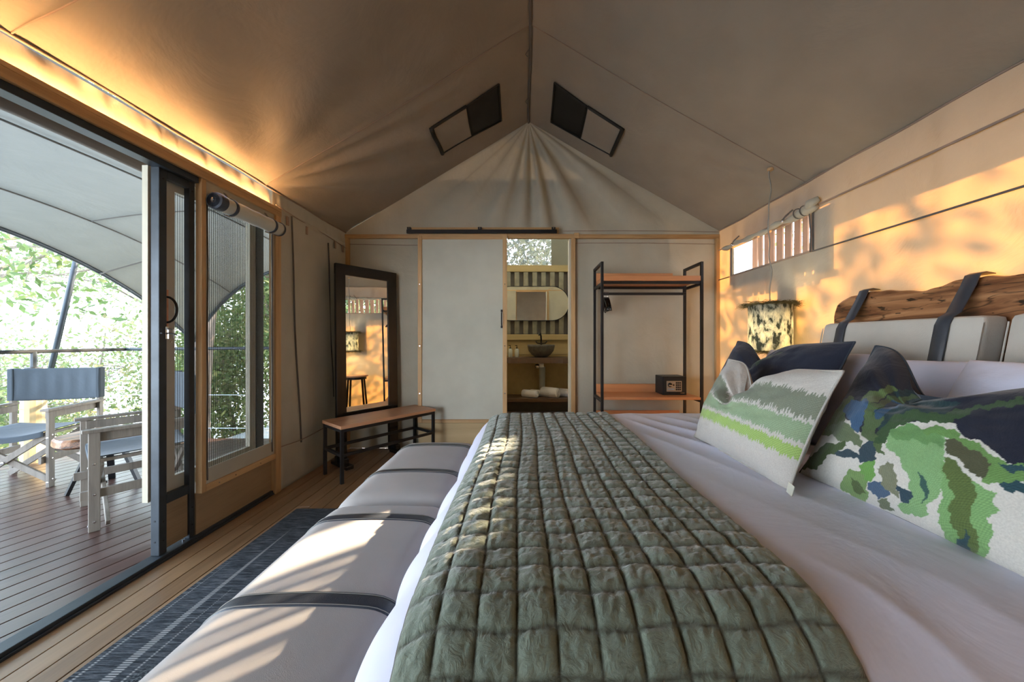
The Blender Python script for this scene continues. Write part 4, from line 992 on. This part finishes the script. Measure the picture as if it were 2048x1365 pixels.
def paint_near(U, V, P):
    px = 1050+F*P[..., 0]/P[..., 1]; py = 680-F*(P[..., 2]-H)/P[..., 1]
    cx = (px-1600)*2.4375; cy_ = (py-640)*2.4375
    cx2 = cx+6*np.sin(cy_*.07+1)+3*np.sin(cx*.13+cy_*.11)+2*np.sin(cy_*.23); cy2 = cy_+6*np.sin(cx*.06)+3*np.sin(cy_*.12-cx*.1)+2*np.sin(cx*.21)
    C = np.broadcast_to(srgb(196, 194, 186), P.shape).copy()
    tex = .86+.20*np.sin(cx*.55+cy_*.35+3*np.sin(cy_*.05))*np.sin(cy_*.6-cx*.1)
    for col, poly in FL:
        m_ = inpoly(cx2, cy2, poly); C[m_] = srgb(*col)*(tex[m_][..., None] if sum(col) > 150 else 1)
    return C
# direction to the picture's right along the bed is -Y; face looks to -X
WD = (0, -1, 0)
pillow('floral_pillow', 'large floral pillow, navy and green on pale linen, at right picture edge', 'pillow', (1.05, .93, TOP), (.02, -1, 0), (.52, 0, .85), .78, .58, .24, paint_near, n=(400, 300), chop=(.175, -.38, .28, .85), seed=2, sidecol=(.03, .04, .055), group='floral pillows', ears=.04)
def paint_far(U, V, P):
    C = np.broadcast_to(srgb(38, 43, 58), P.shape).copy()
    w1_ = U+.08*np.sin(V*17)+.05*np.sin(V*41+U*9); w2_ = V+.08*np.sin(U*15)+.05*np.sin(U*37)
    m_ = (w1_ < -.55) & (w2_ < .35); C[m_] = srgb(46, 74, 92)
    m_ = (w1_ < -.62) & (w2_ < .10); C[m_] = srgb(82, 102, 66)
    m_ = (w1_ < -.80) & (w2_ < -.2); C[m_] = srgb(176, 184, 168)
    m_ = (w1_ < -.75) & (w2_ < -.45) & (np.sin(V*40+U*12) > 0); C[m_] = srgb(84, 100, 66)
    m_ = (np.abs(w2_-.55-.25*U) < .08) & (w1_ > -.55) & (w1_ < .2); C[m_] = srgb(62, 80, 60)
    m_ = (w2_ < -.3) & (w1_ > -.5); C[m_] = srgb(60, 84, 84)
    m_ = (V < -.6+.1*np.sin(U*9)) & (w1_ > -.7); C[m_] = srgb(196, 194, 186)
    return C
pillow('floral_pillow', 'navy floral pillow standing behind the green striped cushion', 'pillow', (1.20, 1.90, TOP), (.06, -1, 0), (.44, .05, .9), .77, .56, .24, paint_far, n=(180, 140), chop=(.12, -.28, .30), seed=5, sidecol=(.03, .04, .055), group='floral pillows', ears=.04)
def paint_stripe(U, V, P):
    C = np.broadcast_to(srgb(188, 185, 178), P.shape).copy(); v = (V+1)/2
    jag = .010*np.sin(U*150+3*np.sin(U*31))+.010*np.sin(U*290+1)+.008*np.sin(U*37)
    fine = .85+.22*(np.sin(U*310+V*20)*np.sin(V*160+U*30))
    for lo, hi, col, al in ((.25, .345, (158, 190, 104), .95), (.385, .54, (140, 166, 128), .9), (.575, .775, (112, 124, 102), .85)):
        j = jag*(1.0 if lo < .5 else 1.7); m_ = (v+j > lo) & (v+j*.8 < hi)
        C[m_] = C[m_]*(1-al)+al*srgb(*col)*fine[m_][..., None]
    return C
so = pillow('striped_cushion', 'linen cushion with lime and grey-green stripes, in front of the navy pillow', 'cushion', (.885, 1.49, TOP), (-.02, -1, 0), (.40, .07, .90), .67, .45, .22, paint_stripe, n=(420, 200), chop=(.15, -.10, .26), seed=9, sidecol=(.42, .40, .36), ears=.05, sq=.75)
lb = MB().add([(.86, 1.135, .665), (.855, 1.105, .662), (.862, 1.103, .695), (.867, 1.133, .698)], [(0, 1, 2, 3)]).build('maker_label', 'canvas_pale', None, solid=.002)
lb.data.transform(Matrix.Translation(-Vector(so.location))); lb.parent = so
wp = lambda U, V, P: np.broadcast_to(np.array((.7, .7, .7)), P.shape).copy()
def white_pillow(label, c, up, w, h, t, seed):
    return pillow('white_pillow', label, 'pillow', c, WD, up, w, h, t, wp, n=(70, 50), mat='white', ears=.03, flange=False, seed=seed, group='white sleeping pillows against the headboard', sq=.4)
white_pillow('white pillow directly behind the navy floral pillow, far half of the bed', (1.42, 1.90, TOP-.005), (.40, 0, .88), .76, .50, .16, 3)
white_pillow('white pillow nearest the headboard on the far half of the bed', (1.56, 1.70, TOP-.005), (.30, 0, .9), .84, .46, .16, 4)
white_pillow('pinkish white pillow behind the large floral pillow, near half of the bed', (1.36, .88, TOP-.005), (.50, 0, .84), .76, .52, .16, 6)
white_pillow('pinkish white pillow nearest the headboard at the right picture edge', (1.56, .80, TOP-.005), (.45, 0, .9), .74, .44, .16, 7)

# bedside table under the lamp (seen in the tall mirror) 
bs_ = thing('bedside_table', 'bedside stool with wooden top and black legs under the pendant lamp', 'table', (1.80, 2.70, 0))
MB().lathe((1.80, 2.70, .60), [(0, 0), (.20, 0), (.205, .012), (.20, .028), (0, .028)], 28).build('top', 'bench', bs_)
MB().lathe((1.80, 2.70, .555), [(.175, 0), (.175, .044), (.165, .044), (.165, 0), (.175, 0)], 28).build('ring', 'black', bs_)
for k_ in range(4):
    a = PI/4+k_*PI/2; MB().bar((1.80+.16*math.cos(a), 2.70+.16*math.sin(a), .59), (1.80+.21*math.cos(a), 2.70+.21*math.sin(a), 0), .025, .025).build('leg', 'black', bs_)
# pendant lamp
lx, ly = 1.845, 2.60; lz0, lz1 = 1.075, 1.435
la = thing('pendant_lamp', 'hanging lamp with patchy bark shade and twig wreaths beside the headboard', 'lamp', (lx, ly, lz0))
zt = float(zc(lx+.01, ly))
MB().tube([(lx+.012*math.sin(t*8)*math.sin(t*PI)+.004*math.sin(t*31), ly+.006*math.sin(t*21), lz1-.02+(zt-lz1+.015)*t) for t in np.linspace(0, 1, 70)], .0045, 6).build('cord', 'wire', la, smooth=True)
MB().lathe((lx+.004, ly, zt-.018), [(0, 0), (.018, .002), (.022, .014), (.022, .02)], 14).build('ceiling_cap', 'pine', la)
MB().lathe((lx, ly, 0), [(.140, lz0), (.1415, lz0+.1), (.140, lz1), (.137, lz1), (.1385, lz0+.1), (.137, lz0)], 40).build('shade', 'shade', la, smooth=True)
for zz_ in (lz0+.005, lz1-.005): MB().lathe((lx, ly, zz_), [(.143, -.005), (.146, 0), (.143, .005)], 32).build('hoop', 'twig', la)
sp_ = MB()
for k_ in range(3): a = k_*2*PI/3; sp_.tube([(lx, ly, lz1-.01), (lx+.139*math.cos(a), ly+.139*math.sin(a), lz1-.006)], .002, 4)
sp_.build('spider', 'black', la)
MB().lathe((lx, ly, 1.29), [(0, -.055), (.018, -.05), (.028, -.03), (.028, -.012), (.018, .012), (.013, .03), (0, .03)], 16).build('bulb', 'bulb', la, smooth=True)
MB().lathe((lx, ly, 1.32), [(0, 0), (.015, 0), (.015, .09), (0, .09)], 12).build('socket', 'black', la)
pl_ = bpy.data.lights.new('lamp_light', 'POINT'); pl_.energy = 4; pl_.color = (1, .72, .38); pl_.shadow_soft_size = .03
plo = bpy.data.objects.new('lamp_light', pl_); COL.objects.link(plo); plo.location = (lx, ly, 1.20); plo.parent = None
for zz_, nn_ in ((lz1, 420), (lz0, 420)):
    tw = MB()
    for k_ in range(nn_):
        a = random.uniform(0, 2*PI); r0 = .145+random.uniform(-.004, .008); L = random.uniform(.03, .085); d_ = random.choice((-1, 1))
        p0 = Vector((lx+r0*math.cos(a), ly+r0*math.sin(a), zz_+random.uniform(-.010, .010)))
        tg = Vector((-math.sin(a), math.cos(a), 0))*d_; out = Vector((math.cos(a), math.sin(a), 0))
        p1 = p0+tg*L*.6+out*random.uniform(-.005, .02)+Vector((0, 0, random.uniform(-.012, .010)))
        p2 = p1+tg*L*.5+out*random.uniform(0, .045)+Vector((0, 0, random.uniform(-.03, .015)))
        tw.tube([p0, p1, p2], [.0016, .0012, .0006], 3, cap=False)
    tw.build('twig_wreath', 'twig', la, kind='stuff')

# roll-up blind
rb = thing('rolled_blind', 'rolled-up canvas blind strapped above the left mesh window', 'blind', (-1.84, 2.3, 1.99))
ya, yb, rr = 2.045, 2.570, .048; xc, zc_ = -1.832, 1.988
MB().tube([(xc, y, zc_) for y in np.linspace(ya, yb, 20)], [rr+.0015*math.sin(i*1.3) for i in range(20)], 28).build('roll', 'canvas_pale', rb, smooth=True)
e = MB(); e.lathe((xc, ya, zc_), [(rr+.003, .035), (rr+.004, 0), (rr+.001, -.012), (rr*.82, -.018), (rr*.78, -.008), (rr*.66, -.018), (rr*.62, -.008), (rr*.50, -.018), (rr*.45, -.008), (rr*.33, -.018), (0, -.010)], 28, 'y')
e.build('dark_end', 'leather', rb, smooth=False)
MB().lathe((xc, yb, zc_), [(rr+.003, -.012), (rr+.003, .004), (0, .004)], 28, 'y').build('dark_end', 'leather', rb)
MB().tube([(xc, ya-.022, zc_+.012), (xc, ya-.024, zc_), (xc, ya-.022, zc_-.012)], .004, 6).build('end_loop', 'chrome', rb)
for y in (2.14, 2.475):
    pts = [(xc-.03, zc_+.085), (xc-.01, zc_+.055)]+[(xc+(rr+.003)*math.cos(t), zc_+(rr+.003)*math.sin(t)) for t in np.linspace(1.4, -1.9, 16)]
    g = np.zeros((len(pts), 2, 3))
    for i, (a, z) in enumerate(pts): g[i, 0] = (a, y-.010+.01*i/len(pts), z); g[i, 1] = (a, y+.010+.01*i/len(pts), z)
    MB().grid(g).build('strap', 'leather', rb, smooth=True, solid=.003)
    MB().tube([(xc-.01, y-.03, zc_-rr-.008), (xc, y, zc_-rr-.010), (xc+.0, y+.03, zc_-rr-.004)], .005, 6).build('buckle', 'chrome', rb)

# ------------------------------------------------------------------ deck furniture
def director_chair(name, label, loc, rz):
    """front faces local -y"""
    o = thing(name, label, 'chair', loc, rz, 'folding director chairs on the deck')
    Wc, Dp = .29, .235
    def q(name, mt, *a, **k): return B(name, mt, o, *a, local=True, bevel=.003, **k)
    for s_ in (-1, 1):
        x = s_*Wc
        q('front_post', 'greywood', x-.011, x+.011, -Dp-.024, -Dp+.024, 0, .615)
        q('rear_post', 'greywood', x-.011, x+.011, Dp-.022, Dp+.022, 0, .90)
        q('armrest', 'greywood', x-.027, x+.027, -Dp-.05, Dp+.02, .616, .637)
        q('arm_rail', 'greywood', x-s_*.022-.010, x-s_*.022+.010, -Dp, Dp, .555, .612)
        q('side_rail', 'greywood', x-s_*.022-.010, x-s_*.022+.010, -Dp-.055, Dp+.02, .20, .255)
        MB().bar((x*.82, -Dp+.01, .425), (x*.82, Dp-.01, .425), .03, .022).build('seat_rail', 'greywood', o, local=True, bevel=.003)
        for y in (-Dp+.045, Dp-.045):
            MB().bar((x*.93, y+.012*s_, .022), (-x*.84, y+.012*s_, .412), .020, .045, up=(0, 1, 0) if False else (s_, 0, 1)).build('cross_leg', 'greywood', o, local=True, bevel=.003)
            MB().lathe((0, y, .215), [(0, -.032), (.010, -.030), (.010, .030), (0, .032)], 10, 'y').build('pivot_bolt', 'chrome', o, local=True)
        for z in (.06, .42, .23): MB().lathe((x+s_*.011, -Dp, z), [(.008, 0), (.006, .003*s_), (0, .004*s_)], 10, 'x').build('bolt', 'chrome', o, local=True)
        for z in (.04, .40): MB().lathe((x, -Dp-.026, z), [(0, -.002), (.008, 0), (.008, .003)], 10, 'y').build('bolt', 'chrome', o, local=True)
    U, V = np.meshgrid(np.linspace(-1, 1, 24), np.linspace(-1, 1, 20), indexing='ij')
    MB().grid(np.stack([U*Wc*.86, V*(Dp+.0), .452-.030*(1-U**2)*(1-.3*V)+.0*U], -1)).build('seat', 'blue', o, local=True, smooth=True, solid=.006)
    MB().grid(np.stack([np.sign(U)*0+U*Wc*.86, -Dp+0*U-.002, .452-.030*(1-U**2)*1.3-.02*(V+1)], -1)).build('seat_front_hem', 'blue', o, local=True, smooth=True, solid=.004)
    bk = np.stack([U*(Wc+.016), Dp-.028+.045*(1-U**2)+.004*np.sin(U*19)*(1-V**2), .795+V*.14-.012*(1-U**2)*(V < 0)], -1)
    MB().grid(bk).build('backrest', 'blue', o, local=True, smooth=True, solid=.008)
    for s_ in (-1, 1):
        MB().box(s_*Wc-.019, s_*Wc+.019, Dp-.030, Dp+.030, .654, .938).build('back_sleeve', 'blue', o, local=True, bevel=.008)
    return o
def face(dx, dy): return math.atan2(dx, -dy)   # rotation that turns local -y to (dx,dy)
c1 = Vector((-4.21, 2.94)); c2 = Vector((-2.79, 2.51))
director_chair('director_chair', 'weathered grey director chair with blue canvas, facing the room, at left picture edge', (c1.x, c1.y, ZD), face(.31, -.95))
director_chair('director_chair', 'weathered grey director chair with blue canvas, seen side-on next to the door frame', (c2.x, c2.y, ZD), face(-.57, -.82))
tb = thing('log_table', 'small round log-slice side table with black angled legs between the chairs', 'table', (-3.44, 2.80, ZD))
cxx, cyy = -3.42, 2.82
pf = [(0, .35), (.24, .352), (.265, .37), (.262, .41), (.25, .425), (0, .426)]
tm = MB(); n = 36; vs = []
for (r, h_) in pf:
    for j in range(n):
        t = 2*PI*j/n; rr_ = r*(1+.04*math.sin(3*t+1)+.03*math.sin(7*t)); vs.append((cxx+rr_*math.cos(t), cyy+rr_*math.sin(t), h_+ZD+.02))
tm.add(vs, [(i*n+j, i*n+(j+1) % n, (i+1)*n+(j+1) % n, (i+1)*n+j) for i in range(len(pf)-1) for j in range(n)])
tm.build('top', 'headwood', tb, smooth=False)
for a in (.37, 2.3, -2.03):
    MB().bar((cxx+.08*math.cos(a), cyy+.08*math.sin(a), .36+ZD), (cxx+.20*math.cos(a), cyy+.20*math.sin(a), ZD+.002), .04, .02, up=(math.cos(a), math.sin(a), 1)).build('leg', 'black', tb)

# ------------------------------------------------------------------ ground and vegetation
g = MB(); xs = np.linspace(-70, 40, 60); ys_ = np.linspace(-30, 80, 60); X, Y = np.meshgrid(xs, ys_, indexing='ij')
Z = -.9-1.6*sstep(-5, -14, X)+.15*wob(X*.2, Y*.2, 2); Z = np.where((X > -6) & (Y > 5), -.4, Z)
go = g.grid(np.stack([X, Y, Z], -1)).build('ground', 'sand', None, smooth=True, kind='structure')
B('scrub_ground', 'scrub', None, 1.0, 40, -30, 60, -.5, -.45, kind='structure')  # unseen dark ground added to cut sun bounce onto the right wall
def leaves(n, centers, spread, size, cols, flat=.6):
    ci = rng.integers(0, len(centers), n); c = np.array(centers)[ci]+rng.normal(size=(n, 3))*np.array(spread)
    a = rng.normal(size=(n, 3)); a /= np.linalg.norm(a, axis=1, keepdims=True); b_ = rng.normal(size=(n, 3)); b_ = np.cross(a, b_); b_ /= np.linalg.norm(b_, axis=1, keepdims=True)
    s_ = size*rng.uniform(.6, 1.3, (n, 1)); V = np.stack([c-a*s_, c+b_*s_*.42, c+a*s_, c-b_*s_*.42], 1).reshape(-1, 3)
    col = np.array(cols)[rng.integers(0, len(cols), n)]*rng.uniform(.75, 1.25, (n, 1)); C = np.repeat(col, 4, 0)
    return V, np.arange(n*4).reshape(-1, 4), np.clip(C, 0, 1)
def tree(name, label, base, height, rad, nl, size, cols, lean=(0, 0), trunk_r=.1, crown0=.35, group=None, cat='tree', spread=.28, nb=14, seed=0, curve=.15):
    random.seed(seed+11)
    base = Vector(base); o = thing(name, label, cat, tuple(base), 0, group)
    pts = [base+Vector((lean[0]*t**1.3+curve*math.sin(t*4+seed)*.5, lean[1]*t**1.3+curve*math.cos(t*3+seed)*.5-curve*.5*math.cos(seed), height*.85*t)) for t in np.linspace(0, 1, 12)]
    MB().tube(pts, [trunk_r*(1-.8*t)+.004 for t in np.linspace(0, 1, 12)], 10).build('trunk', 'bark', o, smooth=True)
    br = MB(); cs = []
    for k in range(nb):
        t = random.uniform(crown0, 1); i = min(10, int(t*11)); p0 = pts[i].lerp(pts[i+1], t*11-i)
        a = random.uniform(0, 2*PI); L = rad*random.uniform(.5, 1.1)*(1.15-.5*t)
        d_ = Vector((math.cos(a), math.sin(a), random.uniform(-.1, .7)))
        q = [p0, p0+d_*L*.5+Vector((0, 0, .05*L)), p0+d_*L+Vector((random.uniform(-.1, .1), random.uniform(-.1, .1), random.uniform(-.25, .1)))*L]
        br.tube(q, [trunk_r*.32*(1.1-t*.7), trunk_r*.2*(1.1-t*.7), .004], 6)
        for s_ in (.35, .5, .65, .8, .95, 1.05): cs.append(tuple(q[0].lerp(q[1], s_*2) if s_ < .5 else q[1].lerp(q[2], s_*2-1)))
        for _ in range(3):
            w_ = q[1].lerp(q[2], random.random()); e_ = w_+Vector((random.uniform(-1, 1), random.uniform(-1, 1), random.uniform(-.5, .8)))*L*.35
            br.tube([w_, e_], [.006, .003], 4, cap=False); cs += [tuple(e_), tuple(w_.lerp(e_, .6))]
    br.build('branches', 'bark', o, smooth=True)
    V, Fc, C = leaves(nl, cs, (spread*rad*.5,)*3, size, cols)
    mb = MB(); mb.v = [V]; mb.f = [tuple(f_) for f_ in Fc.tolist()]; mb.c = [C]; mb.n = len(V)
    mb.build('foliage', 'leaf', o, kind='stuff'); return o
GA = [(.12, .18, .05), (.18, .23, .08), (.26, .27, .10), (.10, .15, .045)]
GB = [(.25, .30, .11), (.33, .33, .14), (.22, .28, .10), (.36, .32, .16)]
GD = [(.22, .28, .12), (.26, .31, .15), (.19, .25, .11)]
GHAZE = [(.40, .47, .46), (.45, .50, .48)]  # distance haze put into the leaf colour, pale and bluish
tree('riverside_tree', 'spreading green tree whose branches hang below the awning hem, far left', (-8.6, 5.6, -2), 7.5, 3.0, 9000, .045, GD, trunk_r=.16, crown0=.62, nb=22, seed=1)
tree('riverside_tree', 'tall tree rising beyond the awning corner, with leaves against the white sky', (-8.6, 8.4, -1.6), 6.2, 2.6, 6500, .045, GD, trunk_r=.14, crown0=.5, nb=18, seed=2)
tree('leaning_tree', 'thick rough-barked trunk rising beside the deck rail, seen through the door mesh', (-5.0, 5.25, -1), 6.5, 2.6, 8000, .07, GA, lean=(.25, .3), trunk_r=.17, crown0=.5, nb=18, seed=3)
tree('leaning_tree', 'slanting dark trunk low behind the left mesh window', (-4.3, 7.0, -.5), 3.2, 1.9, 9000, .05, GA, lean=(-1.5, .3), trunk_r=.15, crown0=.2, nb=20, seed=4)
tree('leafy_tree', 'dense green tree filling the view behind the left mesh window', (-5.6, 9.2, -.6), 5.2, 2.8, 18000, .06, GA+GB[:1], trunk_r=.14, crown0=.12, nb=26, seed=6)
bsh = [(-6.4, 2.9, 1.15, 'leafy shrub beyond the rail at the left picture edge'), (-7.0, 4.2, 1.35, 'thin leafy sapling beyond the rail, right of the slanting pole'), (-6.2, 4.9, 1.9, 'tallest thin sapling beyond the rail, just left of the door frame'),
       (-8.5, 5.2, 1.2, 'pale shrub on the bank beyond the log table'), (-8.2, 3.4, 1.1, 'pale tangled shrub on the bank behind the far chair'), (-5.9, 6.2, 1.8, 'yellow-green shrub behind the thick trunk'), (-6.0, 3.8, .9, 'low shrub behind the round timber rail post')]
for i, (x, y, h, lab) in enumerate(bsh):
    tree('river_shrub', lab, (x, y, -1.2), h+1.0, 1.15, 5000, .034, GB+GA[1:2], trunk_r=.025, crown0=.15, nb=16, group='shrubs beyond the deck rail', cat='shrub', seed=20+i, spread=.35)
for i, (x, y, h, lab) in enumerate(((-5.6, 6.6, 1.3, 'dark green thicket low behind the left mesh window'), (-4.6, 8.6, 2.0, 'green thicket behind the slanting trunk'), (-7.2, 8.4, 2.2, 'green thicket behind the thick trunk'), (-6.4, 10.8, 3.0, 'tall green thicket farthest behind the left mesh window'))):
    tree('thicket', lab, (x, y, -.9), h+.8, 1.3, 6500, .05, GA+GB[:1], trunk_r=.04, crown0=.08, nb=22, cat='shrub', seed=70+i, spread=.4)
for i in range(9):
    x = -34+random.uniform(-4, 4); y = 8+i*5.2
    tree('far_tree', ['hazy pale tree on the far river bank', 'hazy pale tree on the far river bank'][0], (x, y, -2.4), random.uniform(2.2, 3.2), 3.0, 700, .30, GHAZE, trunk_r=.2, crown0=.1, nb=14, group='hazy trees on the far bank', seed=50+i, spread=.5)
tree('back_tree', 'dark tree behind the bathroom, seen through its high mesh strip', (-.6, 9.2, -.4), 6.2, 2.6, 7000, .085, [(.06, .07, .045)], trunk_r=.12, crown0=.4, nb=20, seed=9)
# trees to the right, between the low sun and the tent wall
tree('side_tree', 'tree right of the tent casting leaf shadows on the canvas wall', (6.9, 5.8, -.4), 5.2, 2.3, 1100, .12, GA, trunk_r=.09, crown0=.4, nb=18, seed=12, group=None)
tree('side_tree', 'slender tree right of the tent near the back corner', (5.2, 6.4, -.4), 5.0, 1.3, 350, .07, GA, trunk_r=.045, crown0=.4, nb=10, seed=14)
tree('side_tree', 'broad tree right of the tent beside the headboard end', (6.6, 2.5, -.4), 5.6, 1.9, 7000, .09, GA, trunk_r=.12, crown0=.2, nb=22, seed=15)
